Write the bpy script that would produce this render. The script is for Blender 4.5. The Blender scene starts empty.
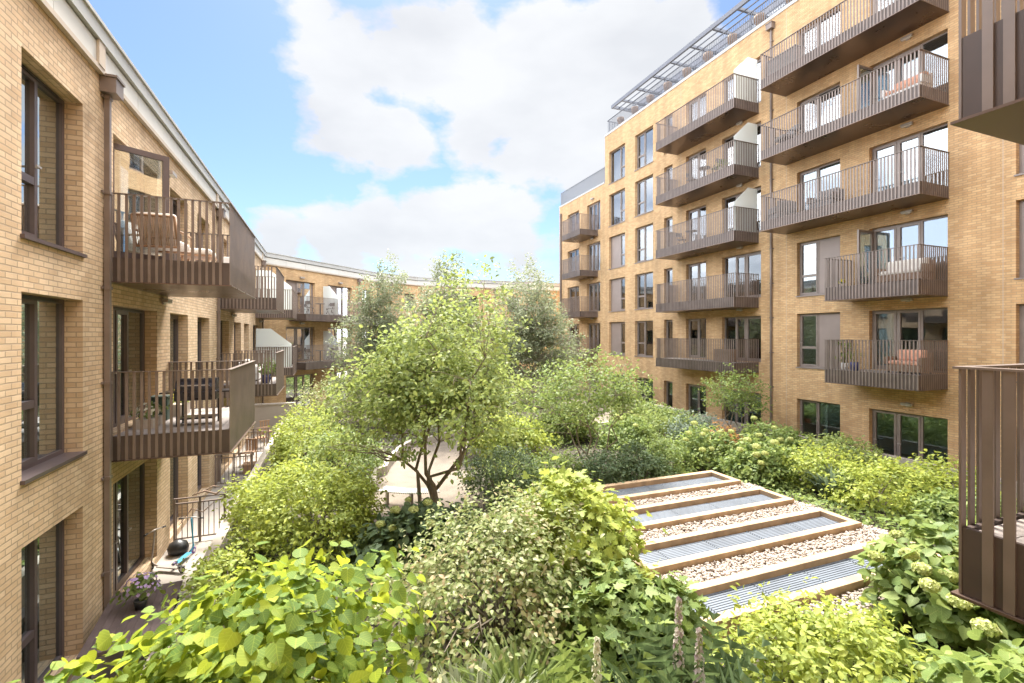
import bpy, math, random
import numpy as np
from mathutils import Vector, Matrix
random.seed(7)
SC = bpy.context.scene
COL = SC.collection
R = math.radians

# ------------------------------------------------------------------ camera
CAM_Z = 4.9
YAW = math.atan(186 / 473.0)
cd = bpy.data.cameras.new('camera'); cam = bpy.data.objects.new('camera', cd); COL.objects.link(cam)
cam.location = (0, 0, CAM_Z); cam.rotation_euler = (R(90), 0, -YAW)
cd.sensor_width = 36; cd.lens = 36 * 473.0 / 1024; cd.shift_y = -6.5 / 1024
cd.clip_start = 0.05; cd.clip_end = 3000
SC.camera = cam

# ------------------------------------------------------------------ exposure
SC.view_settings.view_transform = 'Standard'; SC.view_settings.look = 'None'
SC.view_settings.exposure = 3.08; SC.view_settings.gamma = 1.0
SC.view_settings.use_curve_mapping = False
try:
    SC.cycles.max_bounces = 9; SC.cycles.transparent_max_bounces = 12
    SC.cycles.diffuse_bounces = 4; SC.cycles.glossy_bounces = 4; SC.cycles.transmission_bounces = 4
    SC.cycles.sample_clamp_indirect = 6
except Exception: pass

# ------------------------------------------------------------------ sun and sky
SUN_EL, SUN_AZ = R(57), R(11)          # azimuth from +Y towards +X
sdir = Vector((math.sin(SUN_AZ) * math.cos(SUN_EL), math.cos(SUN_AZ) * math.cos(SUN_EL), math.sin(SUN_EL)))
ld = bpy.data.lights.new('sun', 'SUN'); ld.energy = 2.0; ld.angle = R(20); ld.color = (1.0, 0.94, 0.84)
sun = bpy.data.objects.new('sun', ld); COL.objects.link(sun)
sun.rotation_euler = sdir.to_track_quat('Z', 'Y').to_euler(); sun.location = (0, 20, 40)

W = bpy.data.worlds.new('World'); SC.world = W; W.use_nodes = True
def build_world():
    nt = W.node_tree; N = nt.nodes; L = nt.links
    for n in list(N): N.remove(n)
    out = N.new('ShaderNodeOutputWorld'); bg = N.new('ShaderNodeBackground')
    bg.inputs['Strength'].default_value = 0.05
    sky = N.new('ShaderNodeTexSky'); sky.sky_type = 'NISHITA'; sky.sun_disc = False
    sky.sun_elevation = SUN_EL; sky.sun_rotation = SUN_AZ
    sky.air_density = 1.0; sky.dust_density = 0.6; sky.ozone_density = 1.6
    tc = N.new('ShaderNodeTexCoord')
    nrm = N.new('ShaderNodeVectorMath'); nrm.operation = 'NORMALIZE'
    L.new(tc.outputs['Generated'], nrm.inputs[0])
    sep = N.new('ShaderNodeSeparateXYZ'); L.new(nrm.outputs[0], sep.inputs[0])
    def M(op, a, b=None, clamp=False):
        m = N.new('ShaderNodeMath'); m.operation = op; m.use_clamp = clamp
        for i, x in enumerate((a, b)):
            if x is None: continue
            if isinstance(x, (int, float)): m.inputs[i].default_value = x
            else: L.new(x, m.inputs[i])
        return m.outputs[0]
    # bodies of cloud: directions on the sky dome and angular radii
    c, s = math.cos(YAW), math.sin(YAW)
    def d(az, el):
        return (math.sin(az) * math.cos(el), math.cos(az) * math.cos(el), math.sin(el))
    blobs = CLOUDS
    acc = None
    for az, el, r, w in blobs:
        v = N.new('ShaderNodeVectorMath'); v.operation = 'DISTANCE'
        L.new(nrm.outputs[0], v.inputs[0]); v.inputs[1].default_value = d(R(az), R(el))
        f = M('SUBTRACT', 1.0, M('DIVIDE', v.outputs['Value'], r * 0.86))
        f = M('MULTIPLY', f, w)
        acc = f if acc is None else M('MAXIMUM', acc, f)
    acc = M('MAXIMUM', acc, -0.75)
    ns = N.new('ShaderNodeTexNoise'); ns.inputs['Scale'].default_value = 5.0; ns.inputs['Detail'].default_value = 9
    ns.inputs['Roughness'].default_value = 0.58
    mp = N.new('ShaderNodeMapping'); mp.inputs['Scale'].default_value = (1, 1, 1.9)
    L.new(nrm.outputs[0], mp.inputs[0]); L.new(mp.outputs[0], ns.inputs['Vector'])
    dens = M('ADD', acc, M('MULTIPLY', M('SUBTRACT', ns.outputs['Fac'], 0.5), 3.2))
    # noise that breaks up the added, unseen cloud
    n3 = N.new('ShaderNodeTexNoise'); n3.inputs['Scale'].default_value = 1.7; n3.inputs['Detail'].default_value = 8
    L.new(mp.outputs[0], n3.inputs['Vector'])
    # added unseen cloud overhead, behind and at the sides, brightened to light the walls
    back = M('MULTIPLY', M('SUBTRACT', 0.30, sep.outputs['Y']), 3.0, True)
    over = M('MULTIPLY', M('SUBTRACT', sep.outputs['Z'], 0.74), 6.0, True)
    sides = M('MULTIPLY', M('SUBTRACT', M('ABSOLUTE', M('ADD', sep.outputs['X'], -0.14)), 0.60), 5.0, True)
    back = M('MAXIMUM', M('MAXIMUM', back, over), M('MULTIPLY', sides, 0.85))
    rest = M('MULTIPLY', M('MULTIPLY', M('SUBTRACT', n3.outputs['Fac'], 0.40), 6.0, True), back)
    mask = M('MULTIPLY', M('ADD', dens, -0.02), 2.6, True)
    mask = M('MULTIPLY', mask, 0.94)
    n2 = N.new('ShaderNodeTexNoise'); n2.inputs['Scale'].default_value = 4.0; n2.inputs['Detail'].default_value = 5
    mp2 = N.new('ShaderNodeMapping'); mp2.inputs['Location'].default_value = (3.1, 1.7, 0.4); mp2.inputs['Scale'].default_value = (1, 1, 2.2)
    L.new(nrm.outputs[0], mp2.inputs[0]); L.new(mp2.outputs[0], n2.inputs['Vector'])
    cr = N.new('ShaderNodeValToRGB')
    cr.color_ramp.elements[0].position = 0.35; cr.color_ramp.elements[0].color = (2.02, 2.05, 2.1, 1)
    cr.color_ramp.elements[1].position = 0.62; cr.color_ramp.elements[1].color = (2.36, 2.38, 2.4, 1)
    L.new(n2.outputs['Fac'], cr.inputs[0])
    mix = N.new('ShaderNodeMix'); mix.data_type = 'RGBA'
    tint = N.new('ShaderNodeMix'); tint.data_type = 'RGBA'; tint.blend_type = 'MULTIPLY'; tint.inputs['Factor'].default_value = 1
    L.new(sky.outputs[0], tint.inputs['A']); tint.inputs['B'].default_value = (.375, .415, .475, 1)
    L.new(mask, mix.inputs['Factor']); L.new(tint.outputs['Result'], mix.inputs['A']); L.new(cr.outputs[0], mix.inputs['B'])
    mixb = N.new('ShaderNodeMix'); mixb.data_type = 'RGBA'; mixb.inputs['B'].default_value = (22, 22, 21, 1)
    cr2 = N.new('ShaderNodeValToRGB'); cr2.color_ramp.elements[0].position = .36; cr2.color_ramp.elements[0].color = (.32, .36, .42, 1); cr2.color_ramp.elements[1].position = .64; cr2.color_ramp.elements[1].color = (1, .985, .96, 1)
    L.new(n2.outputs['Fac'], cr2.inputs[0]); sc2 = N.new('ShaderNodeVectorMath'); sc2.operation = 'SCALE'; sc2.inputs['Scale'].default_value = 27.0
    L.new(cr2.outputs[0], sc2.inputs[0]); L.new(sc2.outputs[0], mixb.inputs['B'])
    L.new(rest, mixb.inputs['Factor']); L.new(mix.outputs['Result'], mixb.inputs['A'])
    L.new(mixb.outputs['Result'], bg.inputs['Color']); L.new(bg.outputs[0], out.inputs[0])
# (azimuth deg from +Y to +X, elevation deg, radius, weight): a long bank high ahead, a low heap beneath it
CLOUDS = [(3.1, 29.3, 0.096, 1.0), (9.3, 29.4, 0.123, 1.3), (16.4, 29.6, 0.145, 1.6), (24.9, 29.2, 0.182, 1.9), (33.2, 28.3, 0.19, 1.9), (37.7, 29.2, 0.156, 1.4), (25.5, 24.4, 0.158, 1.5), (17.6, 24.9, 0.116, 1.1), (2.6, 23.1, 0.091, 1.0), (8.1, 22.4, 0.094, 1.0), (32.0, 22.1, 0.148, 1.4), (27.3, 33.5, 0.087, 0.9), (-4.2, 10.8, 0.078, 0.9), (0.4, 11.5, 0.089, 1.1), (5.9, 11.8, 0.096, 1.2), (11.6, 13.2, 0.098, 1.4), (16.4, 13.8, 0.099, 1.4), (21.2, 12.7, 0.1, 1.3), (10.5, 10.0, 0.124, 0.9), (1.5, 8.7, 0.119, 0.8), (23.6, 9.6, 0.103, 0.7), (-0.6, 33.0, 0.05, 0.6)]
build_world()

# ------------------------------------------------------------------ helpers
ORG = {}                                   # root object -> world origin its meshes are written against
def tag(o, label=None, cat=None, group=None, kind=None):
    if label: o['label'] = label
    if cat: o['category'] = cat
    if group: o['group'] = group
    if kind: o['kind'] = kind
    return o
def empty(name, loc, label, cat, group=None, rz=0.0):
    o = bpy.data.objects.new(name, None); COL.objects.link(o); o.location = loc; o.rotation_euler = (0, 0, rz)
    o.empty_display_size = 0.2
    ORG[o.name] = Vector(loc)
    return tag(o, label, cat, group)
def copy_tree(o, parent=None):
    c = o.copy(); COL.objects.link(c)
    if parent is not None: c.parent = parent
    for ch in list(o.children): copy_tree(ch, c)
    return c

class Fr:
    """a facade frame: s along the wall, t out of the wall, z up"""
    def __init__(self, ox, oy, dx, dy, nx, ny):
        l = math.hypot(dx, dy); self.o = (ox, oy); self.d = (dx / l, dy / l); self.n = (nx, ny)
        l = math.hypot(nx, ny); self.n = (nx / l, ny / l)
    def p(self, s, t, z):
        return (self.o[0] + self.d[0] * s + self.n[0] * t, self.o[1] + self.d[1] * s + self.n[1] * t, z)
ID = Fr(0, 0, 1, 0, 0, 1)

class MB:
    def __init__(self): self.v = []; self.f = []; self.uv = []
    def quad(self, a, b, c, d, uv=None):
        i = len(self.v); self.v += [a, b, c, d]; self.f.append((i, i + 1, i + 2, i + 3))
        self.uv += uv or [(0, 0), (1, 0), (1, 1), (0, 1)]
    def poly(self, pts):
        i = len(self.v); self.v += pts; self.f.append(tuple(range(i, i + len(pts)))); self.uv += [(p[0], p[1]) for p in pts]
    def box(self, s0, s1, t0, t1, z0, z1, F=ID):
        P = [F.p(s, t, z) for z in (z0, z1) for (s, t) in ((s0, t0), (s1, t0), (s1, t1), (s0, t1))]
        ls, lt, lz = (s0, s1), (t0, t1), (z0, z1)
        self.quad(P[0], P[3], P[2], P[1], [(s0, t0), (s0, t1), (s1, t1), (s1, t0)])
        self.quad(P[4], P[5], P[6], P[7], [(s0, t0), (s1, t0), (s1, t1), (s0, t1)])
        self.quad(P[0], P[1], P[5], P[4], [(s0, z0), (s1, z0), (s1, z1), (s0, z1)])
        self.quad(P[2], P[3], P[7], P[6], [(s1, z0), (s0, z0), (s0, z1), (s1, z1)])
        self.quad(P[1], P[2], P[6], P[5], [(t0, z0), (t1, z0), (t1, z1), (t0, z1)])
        self.quad(P[3], P[0], P[4], P[7], [(t1, z0), (t0, z0), (t0, z1), (t1, z1)])
        return self
    def prism(self, pts, z0, z1):          # pts: xy outline, counter-clockwise
        n = len(pts)
        self.poly([(x, y, z1) for x, y in pts]); self.poly([(x, y, z0) for x, y in reversed(pts)])
        acc = 0
        for i in range(n):
            a, b = pts[i], pts[(i + 1) % n]; l = math.hypot(b[0] - a[0], b[1] - a[1])
            self.quad((a[0], a[1], z0), (b[0], b[1], z0), (b[0], b[1], z1), (a[0], a[1], z1), [(acc, z0), (acc + l, z0), (acc + l, z1), (acc, z1)])
            acc += l
        return self
    def tube(self, pts, rad, n=6, caps=True):
        pts = [Vector(p) for p in pts]
        if not isinstance(rad, (list, tuple)): rad = [rad] * len(pts)
        rings = []
        up = Vector((0, 0, 1))
        for i, p in enumerate(pts):
            t = (pts[min(i + 1, len(pts) - 1)] - pts[max(i - 1, 0)])
            t = t.normalized() if t.length > 1e-9 else up
            a = t.cross(Vector((1, 0, 0)) if abs(t.x) < .8 else Vector((0, 1, 0))).normalized(); b = t.cross(a)
            i0 = len(self.v)
            for k in range(n):
                th = 2 * math.pi * k / n; self.v.append(tuple(p + (a * math.cos(th) + b * math.sin(th)) * rad[i]))
            rings.append(i0)
        for i in range(len(rings) - 1):
            for k in range(n):
                k2 = (k + 1) % n
                self.f.append((rings[i] + k, rings[i] + k2, rings[i + 1] + k2, rings[i + 1] + k)); self.uv += [(k / n, i), ((k + 1) / n, i), ((k + 1) / n, i + 1), (k / n, i + 1)]
        if caps:
            for r0, rev in ((rings[0], True), (rings[-1], False)):
                ids = list(range(r0, r0 + n)); ids = ids[::-1] if rev else ids
                self.f.append(tuple(ids)); self.uv += [(0, 0)] * n
        return self
    def lathe(self, prof, c=(0, 0, 0), n=14):
        rings = []
        for r, z in prof:
            rings.append(len(self.v))
            for k in range(n):
                th = 2 * math.pi * k / n; self.v.append((c[0] + r * math.cos(th), c[1] + r * math.sin(th), c[2] + z))
        for i in range(len(rings) - 1):
            for k in range(n):
                k2 = (k + 1) % n
                self.f.append((rings[i] + k, rings[i] + k2, rings[i + 1] + k2, rings[i + 1] + k)); self.uv += [(0, 0)] * 4
        for r0, rev in ((rings[0], True), (rings[-1], False)):
            ids = list(range(r0, r0 + n)); ids = ids[::-1] if rev else ids
            self.f.append(tuple(ids)); self.uv += [(0, 0)] * n
        return self
    def build(self, name, mat, parent=None, smooth=False, bevel=0.0, root=None, kind=None):
        o0 = Vector((0, 0, 0))
        if parent is not None:
            r = parent
            while r.parent is not None: r = r.parent
            o0 = ORG.get(r.name, Vector((0, 0, 0)))
        me = bpy.data.meshes.new(name)
        if root == 'local': o0 = Vector((0, 0, 0))
        me.from_pydata([(v[0] - o0.x, v[1] - o0.y, v[2] - o0.z) for v in self.v], [], self.f)
        ul = me.uv_layers.new(name='UVMap'); ul.data.foreach_set('uv', [x for p in self.uv for x in p])
        me.materials.append(mat)
        if smooth: me.polygons.foreach_set('use_smooth', [True] * len(me.polygons))
        me.update()
        o = bpy.data.objects.new(name, me); COL.objects.link(o)
        if parent is not None: o.parent = parent
        if bevel:
            import bmesh
            bm = bmesh.new(); bm.from_mesh(me); bmesh.ops.remove_doubles(bm, verts=bm.verts, dist=1e-5)
            bmesh.ops.recalc_face_normals(bm, faces=bm.faces)
            bmesh.ops.bevel(bm, geom=[e for e in bm.edges if len(e.link_faces) == 2 and e.calc_face_angle(0) > .5], offset=bevel, segments=2, profile=.5, affect='EDGES')
            bm.to_mesh(me); bm.free()
        if kind: o['kind'] = kind
        return o

# ------------------------------------------------------------------ materials
def mat(name, col, rough=.6, metal=0.0, spec=.5, noise=None, bump=None, obj_coords=True):
    """noise = (scale, amount): soft variation of the colour; bump = (scale, strength)"""
    m = bpy.data.materials.new(name); m.use_nodes = True; nt = m.node_tree; N = nt.nodes; L = nt.links
    b = N['Principled BSDF']; b.inputs['Base Color'].default_value = (*col, 1); b.inputs['Roughness'].default_value = rough
    b.inputs['Metallic'].default_value = metal; b.inputs['Specular IOR Level'].default_value = spec
    tc = N.new('ShaderNodeTexCoord')
    if noise:
        n = N.new('ShaderNodeTexNoise'); n.inputs['Scale'].default_value = noise[0]; n.inputs['Detail'].default_value = 6
        L.new(tc.outputs['Object'], n.inputs['Vector'])
        r = N.new('ShaderNodeValToRGB'); a = noise[1]
        r.color_ramp.elements[0].position = .3; r.color_ramp.elements[1].position = .7
        r.color_ramp.elements[0].color = (*[x * (1 - a) for x in col], 1); r.color_ramp.elements[1].color = (*[min(1, x * (1 + a)) for x in col], 1)
        L.new(n.outputs['Fac'], r.inputs[0]); L.new(r.outputs[0], b.inputs['Base Color'])
        rr = N.new('ShaderNodeMapRange'); rr.inputs['To Min'].default_value = max(.02, rough - .12); rr.inputs['To Max'].default_value = min(1, rough + .12)
        L.new(n.outputs['Fac'], rr.inputs['Value']); L.new(rr.outputs[0], b.inputs['Roughness'])
    if bump:
        n = N.new('ShaderNodeTexNoise'); n.inputs['Scale'].default_value = bump[0]; n.inputs['Detail'].default_value = 4
        L.new(tc.outputs['Object'], n.inputs['Vector'])
        bp = N.new('ShaderNodeBump'); bp.inputs['Strength'].default_value = bump[1]; bp.inputs['Distance'].default_value = .02
        L.new(n.outputs['Fac'], bp.inputs['Height']); L.new(bp.outputs[0], b.inputs['Normal'])
    return m
def brick_mat(name, c1, c2, mortar):
    m = bpy.data.materials.new(name); m.use_nodes = True; nt = m.node_tree; N = nt.nodes; L = nt.links
    b = N['Principled BSDF']; b.inputs['Roughness'].default_value = .86; b.inputs['Specular IOR Level'].default_value = .25
    uv = N.new('ShaderNodeUVMap')
    br = N.new('ShaderNodeTexBrick'); br.inputs['Scale'].default_value = 1
    br.inputs['Brick Width'].default_value = .225; br.inputs['Row Height'].default_value = .075
    br.inputs['Mortar Size'].default_value = .0085; br.inputs['Mortar Smooth'].default_value = .3; br.inputs['Bias'].default_value = 0
    br.inputs['Color1'].default_value = (*c1, 1); br.inputs['Color2'].default_value = (*c2, 1); br.inputs['Mortar'].default_value = (*mortar, 1)  # shade of the recessed joints is put into the darker mortar colour
    # slight waviness of the hand-made courses
    nz = N.new('ShaderNodeTexNoise'); nz.inputs['Scale'].default_value = 9; L.new(uv.outputs[0], nz.inputs['Vector'])
    vm = N.new('ShaderNodeVectorMath'); vm.operation = 'MULTIPLY_ADD'; L.new(nz.outputs['Color'], vm.inputs[0]); vm.inputs[1].default_value = (.008, .008, 0); L.new(uv.outputs[0], vm.inputs[2])
    L.new(vm.outputs[0], br.inputs['Vector'])
    # brick to brick tone: darker and redder bricks among the buff ones
    n1 = N.new('ShaderNodeTexNoise'); n1.inputs['Scale'].default_value = 1.0; n1.inputs['Detail'].default_value = 3
    sc = N.new('ShaderNodeVectorMath'); sc.operation = 'SNAP'; sc.inputs[1].default_value = (.225, .075, 1); L.new(uv.outputs[0], sc.inputs[0])
    wn = N.new('ShaderNodeTexWhiteNoise'); wn.noise_dimensions = '2D'; L.new(sc.outputs[0], wn.inputs['Vector'])
    n2 = N.new('ShaderNodeTexNoise'); n2.inputs['Scale'].default_value = .45; n2.inputs['Detail'].default_value = 7; n2.inputs['Roughness'].default_value = .65
    L.new(uv.outputs[0], n2.inputs['Vector'])
    mr = N.new('ShaderNodeMapRange'); mr.inputs['From Min'].default_value = .3; mr.inputs['From Max'].default_value = .7; mr.inputs['To Min'].default_value = .85; mr.inputs['To Max'].default_value = 1.13
    L.new(n2.outputs['Fac'], mr.inputs['Value'])
    mr2 = N.new('ShaderNodeMapRange'); mr2.inputs['To Min'].default_value = .86; mr2.inputs['To Max'].default_value = 1.12; L.new(wn.outputs['Value'], mr2.inputs['Value'])
    mu = N.new('ShaderNodeMath'); mu.operation = 'MULTIPLY'; L.new(mr.outputs[0], mu.inputs[0]); L.new(mr2.outputs[0], mu.inputs[1])
    hs = N.new('ShaderNodeHueSaturation'); L.new(br.outputs['Color'], hs.inputs['Color']); st = N.new('ShaderNodeMapping'); st.inputs['Scale'].default_value = (1.6, .10, 1); L.new(uv.outputs[0], st.inputs[0])
    sn = N.new('ShaderNodeTexNoise'); sn.inputs['Scale'].default_value = 1.5; sn.inputs['Detail'].default_value = 6; L.new(st.outputs[0], sn.inputs['Vector'])
    smr = N.new('ShaderNodeMapRange'); smr.inputs['From Min'].default_value = .35; smr.inputs['From Max'].default_value = .62; smr.inputs['To Min'].default_value = .87; smr.inputs['To Max'].default_value = 1.05
    L.new(sn.outputs['Fac'], smr.inputs['Value']); smu = N.new('ShaderNodeMath'); smu.operation = 'MULTIPLY'; L.new(mr.outputs[0], smu.inputs[0]); L.new(smr.outputs[0], smu.inputs[1])
    L.new(smu.outputs[0], hs.inputs['Value'])
    L.new(hs.outputs[0], b.inputs['Base Color'])
    fine = N.new('ShaderNodeTexNoise'); fine.inputs['Scale'].default_value = 60; L.new(uv.outputs[0], fine.inputs['Vector'])
    h = N.new('ShaderNodeMath'); h.operation = 'MULTIPLY_ADD'; L.new(fine.outputs['Fac'], h.inputs[0]); h.inputs[1].default_value = .35
    inv = N.new('ShaderNodeMath'); inv.operation = 'SUBTRACT'; inv.inputs[0].default_value = 1; L.new(br.outputs['Fac'], inv.inputs[1]); L.new(inv.outputs[0], h.inputs[2])
    bp = N.new('ShaderNodeBump'); bp.inputs['Strength'].default_value = .75; bp.inputs['Distance'].default_value = .012
    L.new(h.outputs[0], bp.inputs['Height']); L.new(bp.outputs[0], b.inputs['Normal'])
    return m
def glass_mat(name, refl, tint, k=1.0, gc=(.86, .90, .95)):
    m = bpy.data.materials.new(name); m.use_nodes = True; nt = m.node_tree; N = nt.nodes; L = nt.links
    for n in list(N): N.remove(n)
    out = N.new('ShaderNodeOutputMaterial'); mx = N.new('ShaderNodeMixShader'); tr = N.new('ShaderNodeBsdfTransparent'); gl = N.new('ShaderNodeBsdfGlossy')
    tr.inputs[0].default_value = (*tint, 1); gl.inputs['Roughness'].default_value = .015; gl.inputs['Color'].default_value = (*gc, 1)
    fr = N.new('ShaderNodeFresnel'); fr.inputs['IOR'].default_value = 1.55
    ma = N.new('ShaderNodeMath'); ma.operation = 'MULTIPLY_ADD'; ma.use_clamp = True; L.new(fr.outputs[0], ma.inputs[0]); ma.inputs[1].default_value = k; ma.inputs[2].default_value = refl
    n = N.new('ShaderNodeTexNoise'); n.inputs['Scale'].default_value = .9; tc = N.new('ShaderNodeTexCoord'); L.new(tc.outputs['Object'], n.inputs['Vector'])
    bp = N.new('ShaderNodeBump'); bp.inputs['Strength'].default_value = .06; bp.inputs['Distance'].default_value = .05; L.new(n.outputs['Fac'], bp.inputs['Height']); L.new(bp.outputs[0], gl.inputs['Normal'])
    L.new(ma.outputs[0], mx.inputs[0]); L.new(tr.outputs[0], mx.inputs[1]); L.new(gl.outputs[0], mx.inputs[2]); L.new(mx.outputs[0], out.inputs[0])
    return m
def frosted_mat(name, col, alpha):
    m = bpy.data.materials.new(name); m.use_nodes = True; nt = m.node_tree; N = nt.nodes; L = nt.links
    b = N['Principled BSDF']; b.inputs['Base Color'].default_value = (*col, 1); b.inputs['Roughness'].default_value = .35
    t = N.new('ShaderNodeBsdfTranslucent'); t.inputs[0].default_value = (*col, 1)
    tr = N.new('ShaderNodeBsdfTransparent'); m1 = N.new('ShaderNodeMixShader'); m1.inputs[0].default_value = .4
    m2 = N.new('ShaderNodeMixShader'); m2.inputs[0].default_value = alpha
    L.new(b.outputs[0], m1.inputs[1]); L.new(t.outputs[0], m1.inputs[2]); L.new(tr.outputs[0], m2.inputs[1]); L.new(m1.outputs[0], m2.inputs[2])
    L.new(m2.outputs[0], N['Material Output'].inputs[0])
    return m
def leaf_mat(name, cols, trans, tcol, rough=.55, spec=.28):
    m = bpy.data.materials.new(name); m.use_nodes = True; nt = m.node_tree; N = nt.nodes; L = nt.links
    b = N['Principled BSDF']; b.inputs['Roughness'].default_value = rough; b.inputs['Specular IOR Level'].default_value = spec
    g = N.new('ShaderNodeNewGeometry'); tc = N.new('ShaderNodeTexCoord')
    n = N.new('ShaderNodeTexNoise'); n.inputs['Scale'].default_value = 1.6; n.inputs['Detail'].default_value = 3; L.new(tc.outputs['Object'], n.inputs['Vector'])
    ad = N.new('ShaderNodeMath'); ad.operation = 'MULTIPLY_ADD'; L.new(n.outputs['Fac'], ad.inputs[0]); ad.inputs[1].default_value = .9; 
    hf = N.new('ShaderNodeMath'); hf.operation = 'MULTIPLY_ADD'; L.new(g.outputs['Random Per Island'], hf.inputs[0]); hf.inputs[1].default_value = .7; hf.inputs[2].default_value = -.3
    L.new(hf.outputs[0], ad.inputs[2])
    r = N.new('ShaderNodeValToRGB'); e = r.color_ramp.elements
    e[0].position = .05; e[0].color = (*cols[0], 1); e[1].position = .92; e[1].color = (*cols[-1], 1)
    for i, c in enumerate(cols[1:-1]):
        x = e.new(.05 + .87 * (i + 1) / (len(cols) - 1)); x.color = (*c, 1)
    L.new(ad.outputs[0], r.inputs[0])
    la = N.new('ShaderNodeAttribute'); la.attribute_name = 'leaf_xy'; sx = N.new('ShaderNodeSeparateXYZ'); L.new(la.outputs['Vector'], sx.inputs[0])
    def mm(op, a, b_=None, c_=None):
        q = N.new('ShaderNodeMath'); q.operation = op
        for i, x in enumerate((a, b_, c_)):
            if x is None: continue
            if isinstance(x, (int, float)): q.inputs[i].default_value = x
            else: L.new(x, q.inputs[i])
        return q.outputs[0]
    ax = mm('ABSOLUTE', sx.outputs['X'])
    rib = mm('LESS_THAN', ax, .018)
    side = mm('LESS_THAN', mm('FRACT', mm('MULTIPLY', mm('MULTIPLY_ADD', ax, -.75, sx.outputs['Y']), 5.5)), .11)
    vein = mm('MULTIPLY', mm('MAXIMUM', rib, side), .34)
    br = N.new('ShaderNodeMix'); br.data_type = 'RGBA'; L.new(vein, br.inputs['Factor']); L.new(r.outputs[0], br.inputs['A']); br.inputs['B'].default_value = (*[min(1, x * 1.5 + .05) for x in cols[-1]], 1)
    # browning blotches
    bn = N.new('ShaderNodeTexNoise'); bn.inputs['Scale'].default_value = 24; bn.inputs['Detail'].default_value = 4; L.new(tc.outputs['Object'], bn.inputs['Vector'])
    bm_ = mm('MULTIPLY', mm('GREATER_THAN', bn.outputs['Fac'], .68), .4)
    bl = N.new('ShaderNodeMix'); bl.data_type = 'RGBA'; L.new(bm_, bl.inputs['Factor']); L.new(br.outputs['Result'], bl.inputs['A']); bl.inputs['B'].default_value = (.25, .17, .07, 1)
    class _o: outputs = [bl.outputs['Result']]
    rr = r; r = _o
    L.new(r.outputs[0], b.inputs['Base Color'])
    t = N.new('ShaderNodeBsdfTranslucent'); mxc = N.new('ShaderNodeMix'); mxc.data_type = 'RGBA'; mxc.inputs['Factor'].default_value = .45
    L.new(r.outputs[0], mxc.inputs['A']); mxc.inputs['B'].default_value = (*tcol, 1); L.new(mxc.outputs['Result'], t.inputs[0])
    mx = N.new('ShaderNodeMixShader'); mx.inputs[0].default_value = trans; L.new(b.outputs[0], mx.inputs[1]); L.new(t.outputs[0], mx.inputs[2])
    L.new(mx.outputs[0], N['Material Output'].inputs[0])
    return m

M = {}
M['brick_l'] = brick_mat('buff_brick_pale', (.65, .485, .325), (.53, .37, .23), (.38, .29, .20))
M['brick_r'] = brick_mat('buff_brick_warm', (.62, .42, .232), (.50, .31, .158), (.40, .29, .18))
M['metal'] = mat('brown_metal', (.195, .156, .137), .42, .35, .5, noise=(3, .16))
M['metal_d'] = mat('dark_brown_metal', (.085, .064, .057), .45, .3, .5, noise=(3, .16))
M['soffit'] = mat('bronze_soffit', (.15, .105, .085), .30, .6, .5, noise=(1.2, .12))
M['frame_l'] = mat('dark_bronze_frame', (.105, .08, .08), .4, .2, .5, noise=(4, .1))
M['frame_r'] = mat('taupe_frame', (.23, .19, .17), .42, .15, .5, noise=(4, .1))
M['panel'] = mat('taupe_panel', (.26, .21, .19), .45, .15, .5, noise=(2, .08))
M['coping'] = mat('pale_grey_coping', (.42, .42, .41), .5, .1, .4, noise=(1.2, .08))
M['copanel'] = mat('pale_fascia_panel', (.56, .55, .52), .55, .0, .4, noise=(.8, .06))
M['cotrim'] = mat('beige_trim', (.45, .38, .31), .55, .0, .4, noise=(2, .08))
M['roof'] = mat('grey_roof', (.25, .25, .26), .8, noise=(.6, .1))
M['room'] = mat('room_plaster', (.55, .54, .51), .9, noise=(.5, .1))
M['roomfloor'] = mat('room_floor', (.32, .26, .2), .7, noise=(.7, .15))
M['curtain'] = mat('white_voile', (.78, .77, .74), .9, noise=(4, .05))
M['blind'] = mat('grey_green_blind', (.42, .47, .43), .9, noise=(4, .05))
M['glass_l'] = glass_mat('window_glass_dark', .16, (.72, .80, .78), .6, (.66, .75, .80))
M['glass_r'] = glass_mat('window_glass_bright', .14, (.70, .76, .78))
M['glass_open'] = glass_mat('open_door_glass', .30, (.78, .84, .86))
M['balglass'] = frosted_mat('balustrade_glass', (.22, .235, .26), .6)
M['frost'] = frosted_mat('frosted_screen', (.80, .84, .83), .86)
M['conc'] = mat('pale_concrete', (.36, .315, .27), .8, noise=(.8, .12), bump=(25, .15))
M['pave'] = mat('pale_paving', (.30, .265, .23), .8, noise=(.7, .13), bump=(30, .12))
M['path'] = mat('resin_gravel_path', (.175, .142, .112), .9, noise=(2.2, .2), bump=(90, .4))
M['soil'] = mat('dark_soil', (.055, .043, .032), .95, noise=(3, .35), bump=(18, .8))
M['deckwood'] = mat('grey_decking', (.30, .26, .24), .7, noise=(6, .14))
M['timber'] = mat('larch_beam', (.37, .255, .155), .75, noise=(3.5, .25), bump=(30, .12))
M['grate'] = mat('galvanised_grating', (.115, .135, .165), .6, .1, .5, noise=(2, .12))
M['grate_bed'] = mat('grating_bed', (.085, .10, .122), .6, .2, noise=(2, .1))
M['pebble'] = leaf_mat('pebbles', [(.10, .075, .055), (.18, .14, .11), (.24, .195, .16), (.36, .31, .27)], 0.0, (.5, .5, .5), .8, .3)
M['bark'] = mat('grey_bark', (.21, .175, .135), .9, noise=(9, .3), bump=(30, .5))
M['bark_w'] = mat('birch_bark', (.46, .42, .37), .8, noise=(6, .3), bump=(20, .3))
M['stem'] = mat('green_stem', (.12, .14, .05), .7, noise=(6, .2))
M['dkwood'] = mat('dark_stained_wood', (.085, .062, .060), .5, noise=(5, .25), bump=(30, .1))
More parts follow.
